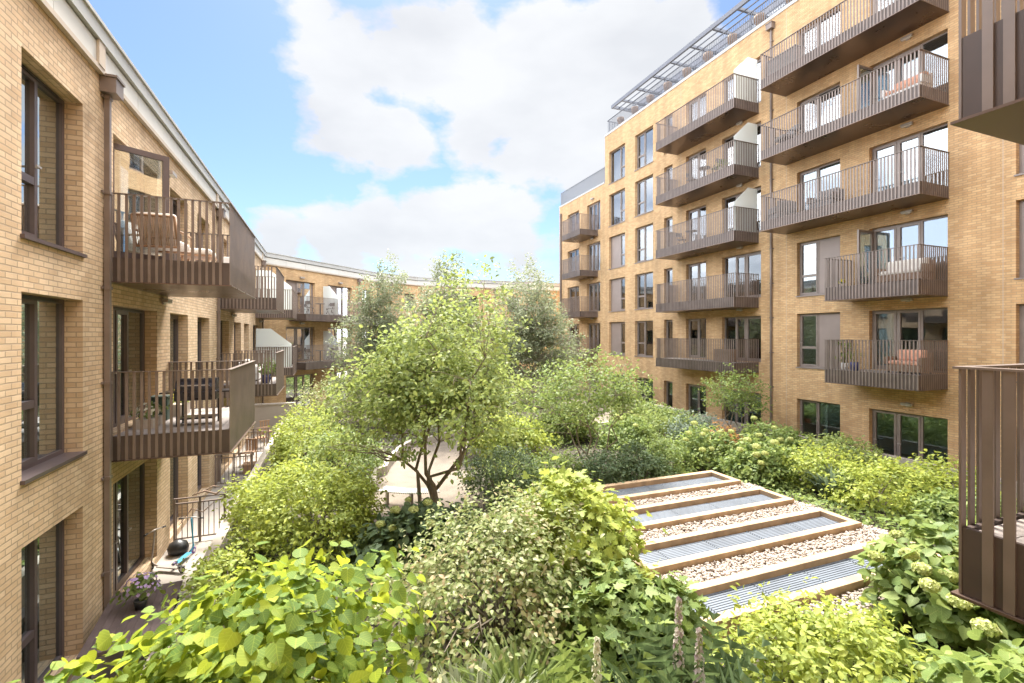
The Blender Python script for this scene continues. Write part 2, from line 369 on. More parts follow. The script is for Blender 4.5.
M['chairwood'] = mat('teak', (.36, .22, .13), .6, noise=(6, .2))
M['rope'] = mat('tan_rope', (.43, .30, .22), .8, noise=(30, .2))
M['cream'] = mat('cream_cushion', (.70, .66, .60), .9, noise=(8, .06))
M['peach'] = mat('peach_cushion', (.62, .33, .23), .9, noise=(8, .22))
M['white'] = mat('white_paint', (.78, .77, .75), .5, noise=(4, .04))
M['black'] = mat('black_plastic', (.02, .02, .022), .4, noise=(5, .2))
M['grill'] = mat('black_grill_metal', (.035, .033, .04), .3, .3, noise=(5, .2))
M['blue'] = mat('blue_paint', (.06, .30, .45), .35, .1, noise=(6, .1))
M['navy'] = mat('navy_glaze', (.05, .055, .16), .2, 0, noise=(6, .15))
M['purple'] = mat('purple_rubber', (.20, .10, .36), .5, noise=(6, .1))
M['grey'] = mat('grey_wicker', (.20, .19, .19), .8, noise=(25, .3), bump=(60, .4))
M['brownwick'] = mat('brown_wicker', (.22, .145, .10), .8, noise=(25, .3), bump=(60, .4))
M['terra'] = mat('terracotta', (.48, .23, .14), .8, noise=(6, .15))
M['stone'] = mat('stoneware', (.42, .36, .30), .7, noise=(6, .12))
M['red'] = mat('red_glaze', (.5, .06, .07), .3, noise=(6, .1))
M['dkgreen'] = mat('dark_green_plastic', (.03, .06, .045), .5, noise=(6, .15))
M['lamp'] = mat('lamp_housing', (.35, .31, .28), .4, .3, noise=(4, .1))
M['hillgrey'] = mat('grey_cladding', (.20, .205, .235), .6, .1, noise=(1, .08))
M['canopy'] = mat('grey_canopy_metal', (.15, .155, .175), .45, .4, noise=(1.4, .08))
M['oakweather'] = mat('driftwood', (.26, .18, .13), .85, noise=(9, .25))
# foliage colours
M['lf_red'] = leaf_mat('redbud_leaf', [(.06, .12, .045), (.11, .19, .05), (.19, .27, .05), (.36, .40, .04)], .50, (.52, .58, .04), .6, .2)
M['lf_lime'] = leaf_mat('lime_leaf', [(.17, .235, .06), (.27, .33, .07), (.38, .42, .085)], .46, (.50, .54, .08))
M['lf_yel'] = leaf_mat('golden_green_leaf', [(.16, .225, .055), (.27, .335, .065), (.39, .425, .08)], .45, (.46, .50, .09))
M['lf_mid'] = leaf_mat('mid_green_leaf', [(.10, .16, .055), (.16, .225, .065), (.25, .305, .085)], .42, (.34, .42, .10))
M['lf_fresh'] = leaf_mat('fresh_green_leaf', [(.135, .20, .07), (.21, .275, .08), (.33, .37, .11)], .46, (.42, .48, .13))
M['lf_dark'] = leaf_mat('deep_green_leaf', [(.06, .10, .055), (.095, .145, .07), (.14, .19, .085)], .32, (.2, .28, .09))
M['lf_grey'] = leaf_mat('birch_leaf', [(.15, .185, .11), (.21, .24, .145), (.29, .31, .19)], .42, (.34, .38, .18), .5)
M['lf_mottle'] = leaf_mat('mottled_pale_leaf', [(.11, .17, .055), (.19, .26, .085), (.29, .345, .14), (.37, .385, .22), (.34, .24, .13)], .42, (.36, .42, .12), .5)
M['lf_blue'] = leaf_mat('blue_green_leaf', [(0.084, 0.126, 0.090), (0.132, 0.180, 0.126), (0.192, 0.240, 0.168)], 0.28, (0.180, 0.240, 0.120))
M['lf_rust'] = leaf_mat('rusty_leaf', [(0.360, 0.144, 0.060), (0.456, 0.240, 0.096), (0.360, 0.300, 0.096)], 0.38, (0.480, 0.240, 0.060))
M['fl_lime'] = leaf_mat('lime_floret', [(0.360, 0.420, 0.140), (0.500, 0.540, 0.200), (0.640, 0.660, 0.340)], 0.38, (0.500, 0.560, 0.200), .6)
M['fl_cream'] = leaf_mat('cream_floret', [(0.580, 0.550, 0.420), (0.700, 0.680, 0.560)], 0.38, (0.600, 0.600, 0.400), .6)
M['fl_purple'] = leaf_mat('acanthus_floret', [(0.300, 0.200, 0.260), (0.580, 0.540, 0.480), (0.400, 0.380, 0.260)], 0.38, (0.500, 0.450, 0.400), .6)
M['fl_yellow'] = leaf_mat('yellow_floret', [(0.600, 0.480, 0.040), (0.720, 0.620, 0.080)], 0.38, (0.600, 0.500, 0.050), .6)
M['fl_pink'] = leaf_mat('lilac_floret', [(0.340, 0.240, 0.460), (0.500, 0.360, 0.550)], 0.38, (0.400, 0.300, 0.500), .6)
M['fl_red'] = leaf_mat('red_floret', [(0.500, 0.040, 0.050), (0.600, 0.120, 0.100)], 0.38, (0.500, 0.050, 0.050), .6)

# ------------------------------------------------------------------ facades
def wall_sheet(F, s0, s1, z0, z1, ops, reveal):
    """one brick skin with real openings and their reveals"""
    mb = MB(); inside = [o for o in ops if o[1] > s0 and o[0] < s1]
    S = sorted({s0, s1, *[o[0] for o in inside], *[o[1] for o in inside]}); Z = sorted({z0, z1, *[o[2] for o in inside], *[o[3] for o in inside]})
    for i in range(len(S) - 1):
        for j in range(len(Z) - 1):
            a, b, c, d = S[i], S[i + 1], Z[j], Z[j + 1]; ms, mz = (a + b) / 2, (c + d) / 2
            if any(o[0] < ms < o[1] and o[2] < mz < o[3] for o in inside): continue
            mb.quad(F.p(a, 0, c), F.p(b, 0, c), F.p(b, 0, d), F.p(a, 0, d), [(a, c), (b, c), (b, d), (a, d)])
    for a, b, c, d in inside:
        r = -reveal
        mb.quad(F.p(a, 0, c), F.p(a, r, c), F.p(a, r, d), F.p(a, 0, d), [(a, c), (a + reveal, c), (a + reveal, d), (a, d)])
        mb.quad(F.p(b, 0, c), F.p(b, r, c), F.p(b, r, d), F.p(b, 0, d), [(b, c), (b + reveal, c), (b + reveal, d), (b, d)])
        mb.quad(F.p(a, 0, d), F.p(b, 0, d), F.p(b, r, d), F.p(a, r, d), [(a, d), (b, d), (b, d + reveal), (a, d + reveal)])
        mb.quad(F.p(a, 0, c), F.p(b, 0, c), F.p(b, r, c), F.p(a, r, c), [(a, c), (b, c), (b, c + reveal), (a, c + reveal)])
    return mb
RW = random.Random(3)
def window(F, bld, a, b, c, d, bays, rev, fm, gm, sill=True, door=False, curtain=None, kind='window', skip=None):
    """bays: list of (fraction, type) left to right along s; types g glass, s sash, p solid panel, d door leaf, t narrow sash over fixed"""
    t0, t1 = -rev + .003, -rev + .085
    fr = MB(); fw = .062
    fr.box(a + .003, b - .003, t0, t1, d - fw, d - .003, F); fr.box(a + .003, b - .003, t0, t1, c + .003, c + fw, F)
    fr.box(a + .003, a + fw, t0, t1, c + fw, d - fw, F); fr.box(b - fw, b - .003, t0, t1, c + fw, d - fw, F)
    pane, pan = MB(), MB(); x = a + fw; wtot = b - a - 2 * fw
    hd = []
    tot = sum(q[0] for q in bays)
    for i, (fx, ty) in enumerate(bays):
        x2 = x + wtot * fx / tot
        if i < len(bays) - 1:
            fr.box(x2 - .028, x2 + .028, t0, t1 - .002, c + fw, d - fw, F)
        L0, R0 = x + (.028 if i else 0), x2 - (.028 if i < len(bays) - 1 else 0)
        z0, z1 = c + fw, d - fw
        if ty == 'p': pan.box(L0, R0, t0 + .02, t1 - .02, z0, z1, F)
        elif ty == 'o': pass
        else:
            sw = .0 if ty == 'g' else .07 if ty == 'd' else .05
            if sw:
                e = t1 + .014
                fr.box(L0 + .003, R0 - .003, t0 + .02, e, z1 - sw, z1 - .004, F); fr.box(L0 + .003, R0 - .003, t0 + .02, e, z0 + .004, z0 + sw * 1.3, F)
                fr.box(L0 + .003, L0 + sw, t0 + .02, e, z0 + sw * 1.3, z1 - sw, F); fr.box(R0 - sw, R0 - .003, t0 + .02, e, z0 + sw * 1.3, z1 - sw, F)
                hd.append((R0 - sw * .5, z0 + (z1 - z0) * .45, e))
            if ty == 't':
                zt = z0 + (z1 - z0) * .36; fr.box(L0 + sw, R0 - sw, t0 + .018, t1 + .010, zt - .05, zt + .05, F)
            pane.box(L0 + sw, R0 - sw, t0 + .034, t0 + .046, z0 + sw, z1 - sw, F)
        x = x2
    w = fr.build(kind, fm, bld)
    if pane.f: pane.build('pane', gm, w)
    if pan.f: pan.build('panel', M['panel'], w)
    if hd and (door or RW.random() < .5):
        for hx, hz, e in hd[:2]:
            h = MB().box(hx - .012, hx + .012, e, e + .046, hz - .012, hz + .012, F); h.box(hx - .10, hx + .013, e + .045, e + .06, hz - .013, hz + .013, F)
            h.build('handle', M['lamp'], w)
    if sill:
        MB().box(a - .03, b + .03, -rev + .08, .045, c - .045, c + .004, F).build('sill', fm, w)
    if curtain:
        u0, u1, m = curtain
        cu = MB(); n = 26; A = a + (b - a) * u0; B = a + (b - a) * u1; pr = None
        for k in range(n + 1):
            s = A + (B - A) * k / n; t = -rev - .16 + .035 * math.sin(k * 1.9) + .012 * math.sin(k * 4.3)
            cur = (F.p(s, t, c + .04), F.p(s, t, d - .05))
            if pr: cu.quad(pr[0], cur[0], cur[1], pr[1])
            pr = cur
        cu.build('curtain', m, w)
    return w
def balcony(F, bld, s0, s1, dep, z, fh=.42, screen=None, wood=True, bar=.108, soff='soffit', low=0.0, rh=1.1, hw=.021):
    """deck on brackets, fascia, flat vertical bars on three sides with a flat handrail; screen: list of (s, tall, low)"""
    b = MB(); zb = z - fh
    b.box(s0 + .03, s1 - .03, 0.004, dep - .03, zb + .02, z - .03, F)
    bo = b.build('balcony', M[soff], bld)
    MB().box(s0 - .03, s1 + .03, .003, dep + .045, zb, zb + .017, F).build('base_plate', M[soff], bo)
    dk = MB(); n = max(2, int((dep - .05) / .145)); 
    for k in range(n):
        t = .02 + (dep - .06) * k / n; dk.box(s0 + .035, s1 - .035, t, t + (dep - .06) / n - .006, z - .028, z, F)
    dk.build('decking', M['deckwood'] if wood else M['metal_d'], bo)
    fa = MB()
    fa.box(s0, s1, dep - .03, dep, zb + .02, z + .012, F); fa.box(s0, s0 + .03, .004, dep - .03, zb + .02, z + .012, F); fa.box(s1 - .03, s1, .004, dep - .03, zb + .02, z + .012, F)
    fa.build('fascia', M['metal_d'], bo)
    ra = MB(); rt = z + rh; h = hw; e = .016
    nf = max(2, round((s1 - s0) / bar)); ns = max(2, round(dep / bar))
    for k in range(nf + 1):
        s = s0 + .02 + (s1 - s0 - .04) * k / nf; ra.box(s - h, s + h, dep + .002, dep + e, zb + .02, rt - .014, F)
    for k in range(ns):
        t = .03 + (dep - .06) * k / ns
        ra.box(s0 - e, s0 - .002, t - h, t + h, zb + .02, rt - .014, F); ra.box(s1 + .002, s1 + e, t - h, t + h, zb + .02, rt - .014, F)
    ra.box(s0 - .03, s1 + .03, dep - .035, dep + .035, rt - .014, rt, F)
    ra.box(s0 - .03, s0 + .04, .01, dep - .035, rt - .014, rt, F); ra.box(s1 - .04, s1 + .03, .01, dep - .035, rt - .014, rt, F)
    ra.build('railing', M['metal'], bo)
    for (s, tall, lowz) in (screen or []):
        sm = MB(); tk = .012; D = dep - .06
        out = [(0.03, z + .05), (D, z + .05), (D, z + lowz), (D * .42, z + tall), (0.03, z + tall)]
        i = len(sm.v)
        for q in (-tk, tk): sm.v += [F.p(s + q, t, zz) for t, zz in out]
        n5 = len(out); sm.f.append(tuple(range(i, i + n5))[::-1]); sm.f.append(tuple(range(i + n5, i + 2 * n5))); sm.uv += [(0, 0)] * (2 * n5)
        for k in range(n5):
            k2 = (k + 1) % n5; sm.f.append((i + k, i + k2, i + n5 + k2, i + n5 + k)); sm.uv += [(0, 0)] * 4
        sm.build('privacy_screen', M['frost'], bo)
    return bo
def downpipe(F, bld, s, ztop, hopper=True, w=.075, zb=.02):
    p = MB().box(s - w / 2, s + w / 2, .02, .02 + w, zb, ztop, F)
    for z in np.arange(zb + 1.0, ztop, 1.55):
        p.box(s - w / 2 - .07, s - w / 2 - .004, .004, .03, z - .02, z + .02, F); p.box(s - w / 2 - .02, s + w / 2 + .02, .012, .02 + w + .012, z - .025, z + .025, F)
    o = p.build('downpipe', M['metal'], bld)
    if hopper: MB().box(s - .15, s + .15, .006, .22, ztop, ztop + .24, F).box(s - .17, s + .17, .006, .24, ztop + .242, ztop + .28, F).build('hopper', M['metal'], o)
def wall_light(F, bld, s, z):
    o = MB().box(s - .06, s + .06, .004, .05, z - .06, z + .08, F).box(s - .17, s + .17, .05, .15, z - .02, z + .06, F).build('wall_light', M['lamp'], bld)
    MB().box(s - .15, s + .15, .06, .14, z - .03, z - .022, F).build('diffuser', M['white'], o)
def rooms(F, bld, s0, s1, levels, ztop, depth=3.0):
    m = MB(); m.box(s0 + .1, s1 - .1, -depth - .05, -depth, levels[0], ztop - .3, F)
    s = s0 + 3.1
    while s < s1 - 1: m.box(s - .06, s + .06, -depth, -.38, levels[0], ztop - .3, F); s += 5.6
    m.build('interior_wall', M['room'], bld)
    f = MB()
    for z in levels: f.box(s0 + .1, s1 - .1, -depth, -.36, z - .28, z + .02, F)
    f.box(s0 + .1, s1 - .1, -depth, -.36, ztop - .55, ztop - .3, F)
    f.build('floor_slab', M['roomfloor'], bld)
def body(F, bld, s0, s1, z1, depth, brick):
    m = MB(); m.box(s0 + .002, s1 - .002, -depth, -depth + .2, 0, z1 - .02, F)
    for s in (s0, s1 - .2): m.box(s + .001, s + .199, -depth + .2, -.004, 0, z1 - .02, F)
    m.build('rear_wall', brick, bld)
    MB().box(s0 + .21, s1 - .21, -depth + .21, -.01, z1 - .25, z1 - .03, F).build('roof', M['roof'], bld)

# ---- left building
FL = Fr(-3.38, 0, 0, 1, 1, 0)
LH = [2.35, 5.42, 8.35]; LD = [0.12, 3.18, 6.19]
left = empty('apartment_building', (-3.38, 15, 0), 'three-storey buff brick apartment block running away along the left with brown slatted balconies', 'apartment block', 'blocks around the courtyard')
lops = []
near = [(.9, 't'), (1.5, 's')]
cols = [(7.39, 8.92, 'win'), (10.0, 12.25, 'door'), (13.16, 14.71, 'slit'), (15.69, 17.17, 'slit'), (18.58, 20.36, 'door'), (21.39, 23.05, 'slit'), (23.84, 25.3, 'slit'), (26.62, 28.88, 'door'), (4.2, 5.8, 'win'), (.8, 2.8, 'win')]
wl = []
for a, b, k in cols:
    for l in range(3):
        if k == 'door': z0 = LD[l] + .03
        elif l == 0: z0 = .15
        elif l == 1: z0 = 3.16 if k == 'win' else 3.25
        else: z0 = 6.10 if k == 'win' else 6.25
        lops.append((a, b, z0, LH[l])); wl.append((a, b, z0, LH[l], k, l))
wall_sheet(FL, -1, 31.3, 0, 9.1, lops, .30).build('wall', M['brick_l'], left)
body(FL, left, -1, 31.3, 9.1, 9, M['brick_l']); rooms(FL, left, -1, 31.3, LD, 9.1)
for a, b, c, d, k, l in wl:
    cu = None; r = RW.random()
    if k == 'win': bays = [(.53, 't'), (.47, 'g')]; cu = (.5, 1, M['blind']) if l < 2 else ((.3, .75, M['curtain']) if r < .5 else None)
    elif k == 'door':
        bays = [(.30, 'd'), (.30, 'd'), (.4, 'g')]; cu = (0, .35, M['curtain']) if r < .4 else (.6, 1, M['blind'])
        if a == 10.0 and l == 2: bays = [(.42, 'o'), (.58, 'g')]
    else: bays = [(1, 's')]; cu = (.0, 1, M['blind']) if r < .3 else None
    w = window(FL, left, a, b, c, d, bays, .30, M['frame_l'], M['glass_l'], sill=(k != 'door' and c > 1), door=(k == 'door'), curtain=cu, kind='glazed_door' if k == 'door' else 'window')
    if k != 'slit':
        MB().box(a + .25, b - .2, -.212, -.196, d - .052, d - .018, FL).build('trickle_vent', M['black'], w)
    if a == 10.0 and l == 2:    # this leaf stands open at right angles to the wall
        F2 = Fr(-3.60, 10.36, .84, .543, .543, -.84); z0, z1 = c + .05, d - .05
        q = MB(); q.box(0, .93, 0, .06, z1 - .10, z1, F2); q.box(0, .93, 0, .06, z0, z0 + .12, F2); q.box(0, .10, 0, .06, z0 + .12, z1 - .10, F2); q.box(.83, .93, 0, .06, z0 + .12, z1 - .10, F2)
        lf = q.build('open_door', M['frame_l'], left); MB().box(.10, .83, .024, .036, z0 + .12, z1 - .10, F2).build('pane', M['glass_open'], lf)
def parapet(F, bld, s0, s1, z, ribs):
    c = MB(); c.box(s0, s1, -.5, .10, z + .43, z + .70, F); c.box(s0, s1, -.4, .02, z, z + .40, F)
    c.box(s0, s1, -.4, .13, z + .66, z + .715, F)
    p = c.build('parapet', M['coping'], bld)
    f = MB(); x = s0
    while x < s1 - .01:
        x2 = min(x + 1.5, s1); f.box(x + .006, x2 - .006, .022, .045, z + .055, z + .395, F); x = x2
    f.build('fascia_panel', M['copanel'], p)
    t = MB().box(s0, s1, .004, .075, z - .03, z + .045, F)
    for r_ in ribs: t.box(r_ - .11, r_ + .11, .047, .085, z + .047, z + .425, F)
    t.build('trim', M['cotrim'], p)
parapet(FL, left, -1, 31.2, 9.1, [9.35, 18.0, 29.9])
for s in (9.62, 18.25, 30.0): downpipe(FL, left, s, 8.82)
for (a, b) in ((9.84, 13.0), (18.45, 21.64), (27.4, 30.75)):
    for l in (1, 2):
        scr = [(27.46, 2.05, 1.25)] if a == 27.4 else None
        balcony(FL, left, a, b, 1.75, LD[l], fh=.41, screen=scr)
for s in (12.9, 21.2, 29.4):
    for l in range(3): wall_light(FL, left, s - .3 if l < 2 else s + .05, LH[l] + .22)

# ---- far wing that closes the court
PA, PB, PC, PD = (-3.38, 31.3), (3.6, 38.4), (7.2, 40.3), (23.0, 40.3)
far = empty('apartment_building', (3.6, 39.5, 0), 'far three-storey brick wing closing the courtyard behind the birches, bent in plan', 'apartment block', 'blocks around the courtyard')
def facet(a, b, colsf, balc, name=None, lv=LD):
    dx, dy = b[0] - a[0], b[1] - a[1]; ln = math.hypot(dx, dy); F = Fr(a[0], a[1], dx, dy, dy, -dx)
    ops = []; ws = []
    for s0, s1, k in colsf:
        for l in range(3):
            z0 = LD[l] + (.03 if k == 'door' else .85); ops.append((s0, s1, z0, LH[l])); ws.append((s0, s1, z0, LH[l], k, l))
    wall_sheet(F, 0, ln, 0, 9.1, ops, .28).build('wall', M['brick_r'], far)
    body(F, far, 0, ln, 9.1, 8, M['brick_r']); rooms(F, far, 0, ln, LD, 9.1)
    for s0, s1, c, d, k, l in ws:
        r = RW.random()
        window(F, far, s0, s1, c, d, [(.4, 'p' if r < .4 else 'd'), (.3, 'd'), (.3, 'g')] if k == 'door' else [(.5, 's'), (.5, 'g')], .28, M['frame_r'] if k == 'door' else M['frame_l'], M['glass_r'], sill=(k != 'door'), curtain=(0, 1, M['curtain']) if r > .55 else None, kind='glazed_door' if k == 'door' else 'window')
    parapet(F, far, 0, ln, 9.1, [])
    for s0, s1, sc in balc:
        for l in (1, 2): balcony(F, far, s0, s1, 1.4, LD[l], screen=[(sc, 2.0, 1.2)])
    return F
F1 = facet(PA, PB, [(1.53, 3.85, 'door'), (5.0, 7.35, 'door'), (8.45, 9.4, 'win')], [(1.75, 7.5, 4.55)])
for s in (2.7, 6.1):
    for l in (1, 2): wall_light(F1, far, s, LH[l] + .22)
F2_ = facet(PB, PC, [(2.8, 3.8, 'win')], [])
F3 = facet(PC, PD, [(4.2, 5.4, 'win'), (8.2, 9.4, 'win'), (11.6, 12.8, 'win')], [])
downpipe(F1, far, 8.05, 8.82); downpipe(F2_, far, 1.3, 8.82); downpipe(F3, far, 7.0, 8.82)

# ---- right tower and its lower end block
FR = Fr(18.65, 0, 0, 1, -1, 0)
RD = [0.1, 3.6, 6.6, 9.6, 12.6, 15.6]; RH = [2.2, 5.8, 8.81, 11.8, 14.8, 17.8]
right = empty('apartment_building', (18.65, 15, 0), 'six-storey buff brick tower on the right with a set-back roof terrace and long brown balconies', 'apartment block', 'blocks around the courtyard')
rops, wr = [], []
colsr = [(-.4, 1.4, 'w2'), (3.0, 4.6, 'w2'), (5.75, 7.43, 'w2'), (9.05, 11.42, 'A'), (12.48, 14.3, 'C'), (16.08, 18.39, 'A2'), (19.47, 20.96, 'D2'), (22.06, 22.8, 'n'), (23.81, 25.63, 'w2'), (26.73, 28.66, 'w1')]
lowc = [(29.8, 31.69, 'D3'), (32.93, 34.82, 'D2')]
for a, b, k in colsr:
    for l in range(6): rops.append((a, b, RD[l] + (.04 if k[0] in 'AD' else -.05 if l else .1), RH[l])); wr.append((*rops[-1], k, l))
nlow = len(rops)
for a, b, k in lowc:
    for l in range(5): rops.append((a, b, RD[l] + .04, RH[l])); wr.append((*rops[-1], k, l))
rw = wall_sheet(FR, -1, 29.17, 0, 19.1, rops[:nlow], .26)
lw = wall_sheet(FR, 29.17, 36.3, 0, 15.8, rops[nlow:], .26)
for q, u in ((lw, 0),):
    i = len(rw.v); rw.v += lw.v; rw.f += [tuple(x + i for x in f) for f in lw.f]; rw.uv += lw.uv
for s in (14.71, 21.36, 7.71): pass
rw.build('wall', M['brick_r'], right)
body(FR, right, -1, 29.17, 19.1, 11, M['brick_r']); body(FR, right, 29.18, 36.3, 15.8, 11, M['brick_r'])
rooms(FR, right, -1, 29.1, RD, 19.1); rooms(FR, right, 29.2, 36.2, RD[:5], 15.8)
jn = MB()
for s in (7.71, 14.79, 21.36): jn.box(s - .008, s + .008, .001, .004, .1, 19.0, FR)
jn.build('movement_joint', M['cotrim'], right)
for a, b, c, d, k, l in wr:
    r = RW.random(); cu = None; sill = False; door = k[0] in 'AD'
    if k == 'A': bays = [(.33, 'g'), (.33, 'd'), (.34, 'd')]; cu = (.72, 1, M['curtain']) if r < .7 else None
    elif k == 'A2': bays = [(.42, 'd'), (.28, 'd'), (.3, 'g')]; cu = (.62, 1, M['curtain'])
    elif k == 'C':
        if l == 0: bays = [(.55, 'g'), (.45, 's')]
        elif l < 3: bays = [(.56, 'p'), (.44, 't')]
        else: bays = [(.55, 'g'), (.45, 's')]
        cu = (.0, .55, M['curtain']) if l >= 3 else None
        sill = True
    elif k == 'D2': bays = [(.45, 'g'), (.55, 'd')]; cu = (.55, 1, M['curtain']) if r < .7 else None
    elif k == 'D3': bays = [(.3, 'g'), (.35, 'd'), (.35, 'd')]; cu = (.0, .4, M['curtain']) if r < .5 else None
    elif k == 'n': bays = [(1, 's')]
    elif k == 'w1': bays = [(.38, 't'), (.62, 'p' if l not in (0, 4, 5) else 'g')]; sill = True; cu = (.3, 1, M['curtain'])
    else: bays = [(.55, 'g'), (.45, 't')]; cu = (.1, .6, M['curtain']) if r < .65 else None; sill = True
    fm = M['frame_r']
    w = window(FR, right, a, b, c, d, bays, .26, fm, M['glass_r'] if l else M['glass_l'], sill=sill, door=door, curtain=cu, kind='glazed_door' if door else 'window')
for l in (1, 2): balcony(FR, right, 9.06, 12.03, 1.5, RD[l] + .03, fh=.48)
for l in (3, 4, 5): balcony(FR, right, 9.03, 14.79, 1.5, RD[l] + .08, fh=.40)
for l in (1, 2, 3, 4, 5): balcony(FR, right, 16.21, 21.64, 1.5, RD[l] + .02, fh=.46, screen=[(16.27, 2.05, 1.3)] if l >= 3 else None)
for l in (1, 2, 3, 4): balcony(FR, right, 30.13, 32.94, 1.5, RD[l] + .02, fh=.42)
for s in (10.15, 17.2, 30.8):
    for l in range(5): wall_light(FR, right, s, RH[l] + .3)
downpipe(FR, right, 15.5, 18.6); downpipe(FR, right, 35.9, 15.2, hopper=False, w=.12)
for l in (2, 4):      # side door leaf swung open over the small balconies, seen edge on
    if l in (2, 4):
        F2 = Fr(18.65 + .15, 11.36, -1, 0, 0, 1); z0, z1 = RD[l] + .1, RH[l] - .08
        q = MB(); q.box(0, .82, 0, .06, z1 - .09, z1, F2); q.box(0, .82, 0, .06, z0, z0 + .09, F2); q.box(0, .09, 0, .06, z0 + .09, z1 - .09, F2); q.box(.73, .82, 0, .06, z0 + .09, z1 - .09, F2)
        lf = q.build('open_door', M['frame_r'], right); MB().box(.09, .73, .024, .036, z0 + .09, z1 - .09, F2).build('pane', M['glass_l'], lf)
# parapet coping, terrace, penthouse, canopy
c = MB().box(-1, 29.2, -.42, .035, 19.1, 19.25, FR).box(29.2 - .42, 29.2, -6, -.42, 19.1, 19.25, FR)
c.box(29.22, 36.34, -.42, .03, 15.8, 15.92, FR).box(36.34 - .42, 36.34, -8, -.42, 15.8, 15.92, FR)
c.build('coping', M['coping'], right)
tr = MB(); 
for k in range(int(30.1 / .12)):
    s = -.9 + k * .12; tr.box(s - .012, s + .012, -.16, -.14, 19.25, 20.22, FR)
tr.box(-1, 29.1, -.18, -.12, 20.22, 20.26, FR); tr.box(29.06, 29.1, -6, -.18, 20.22, 20.26, FR)
for k in range(45): tr.box(29.07, 29.09, -.2 - k * .13 - .012, -.2 - k * .13 + .012, 19.25, 20.22, FR)
tr.build('terrace_railing', M['canopy'], right)
ph = MB().box(-1, 28.3, -9, -2.2, 19.2, 21.6, FR); pho = ph.build('penthouse', M['hillgrey'], right)
pg = MB(); s = 0.4
while s < 27: pg.box(s, s + 1.9, -2.198, -2.17, 19.4, 21.1, FR); s += 2.7
pg.build('pane', M['glass_r'], pho)
cn = MB().box(-1, 28.3, -.06, .06, 20.75, 20.98, FR).box(-1, 28.3, -2.2, -2.1, 20.8, 20.96, FR).box(28.2, 28.32, -2.2, -.06, 20.78, 20.97, FR)
s = 27.2
while s > -1:
    cn.box(s - .06, s + .06, -2.1, -.06, 20.80, 20.94, FR); s -= 1.62
for t in (-.55, -.95, -1.35, -1.75): cn.box(-1, 28.2, t - .025, t + .025, 20.86, 20.91, FR)
cn.build('canopy', M['canopy'], right)
ps = MB(); s = 27.2
while s > 0: ps.box(s - .03, s + .03, -1.0, -.94, 19.25, 20.8, FR); s -= 1.62 * 2
ps.build('canopy_post', M['canopy'], right)
MB().box(29.3, 36.25, -.12, -.10, 15.92, 17.0, FR).box(36.22, 36.24, -8, -.12, 15.92, 17.0, FR).build('glass_balustrade', M['balglass'], right)
MB().box(29.3, 36.25, -.135, -.085, 17.0, 17.04, FR).build('balustrade_rail', M['canopy'], right)
# round wicker planters hung along the roof terrace rail
def planter_pot():
    o = empty('hanging_planter', (0, 0, 0), 'x', 'planter')
    MB().lathe([(.10, -.42), (.21, -.34), (.25, -.15), (.24, 0), (.22, .0)], n=14).build('pot', M['brownwick'], o, smooth=True)
    return o

# ---- block behind the camera with the two balconies at the right edge
FC = Fr(0, -1.0, 1, 0, 0, 1)
own = empty('apartment_building', (8, -1, 0), 'nearest block, only its two brown slatted balconies seen large at the right edge', 'apartment block', 'blocks around the courtyard')
cops = []; cw = []
for a, b in ((-2.4, -.8), (1.4, 3.0), (4.2, 6.6), (9.5, 11.5), (13, 15.4)):
    for l in range(6): cops.append((a, b, RD[l] + .1, RH[l])); cw.append((*cops[-1], l))
wall_sheet(FC, -3.3, 18.6, 0, 19.1, cops, .26).build('wall', M['brick_r'], own)
rooms(FC, own, -3.3, 18.5, RD, 19.1); body(FC, own, -3.3, 18.6, 19.1, 9, M['brick_r'])
for a, b, c, d, l in cw: window(FC, own, a, b, c, d, [(.5, 's'), (.5, 'g')], .26, M['frame_r'], M['glass_r'], sill=False, kind='window')
OB = []
for z, fh in ((3.73, .41), (6.68, .50)):
    bo = balcony(FC, own, 3.57, 8.0, 2.66, z, fh=fh, bar=.094, rh=.98, hw=.025); OB.append(bo)

# ------------------------------------------------------------------ ground of the court
def struct(name, mb, m): return mb.build(name, m, None, kind='structure')
g = MB(); g.quad((-700, -700, 0), (700, -700, 0), (700, 700, 0), (-700, 700, 0)); struct('ground', g, M['pave'])
s_ = MB().prism([(-2.05, -.9), (17.3, -.9), (17.3, 36.5), (9, 37.5), (2.5, 33), (-1.9, 28.5)], .004, .45); struct('garden_soil', s_, M['soil'])
def ribbon(pts, w, z):
    mb = MB(); L_, R_ = [], []
    for i, p in enumerate(pts):
        a = pts[max(0, i - 1)]; b = pts[min(len(pts) - 1, i + 1)]; dx, dy = b[0] - a[0], b[1] - a[1]; l = math.hypot(dx, dy)
        L_.append((p[0] - dy / l * w[i] / 2, p[1] + dx / l * w[i] / 2)); R_.append((p[0] + dy / l * w[i] / 2, p[1] - dx / l * w[i] / 2))
    for i in range(len(pts) - 1): mb.quad((*R_[i], z), (*R_[i + 1], z), (*L_[i + 1], z), (*L_[i], z))
    return mb, L_, R_
def smooth_path(P, n=8):
    out = []
    for i in range(len(P) - 1):
        p0, p1, p2, p3 = P[max(0, i - 1)], P[i], P[i + 1], P[min(len(P) - 1, i + 2)]
        for k in range(n):
            t = k / n
            out.append(tuple(.5 * ((2 * b) + (-a + c_) * t + (2 * a - 5 * b + 4 * c_ - d_) * t * t + (-a + 3 * b - 3 * c_ + d_) * t ** 3) for a, b, c_, d_ in zip(p0, p1, p2, p3)))
    out.append(P[-1]); return out
pp = smooth_path([(2.3, 11.9), (2.7, 13.6), (3.1, 16.0), (4.4, 18.6), (7.5, 20.3), (11.0, 20.6), (14, 21.3), (16, 24), (15, 29)])
wd = [3.0 if i < 14 else 2.4 if i < 24 else 1.7 for i in range(len(pp))]
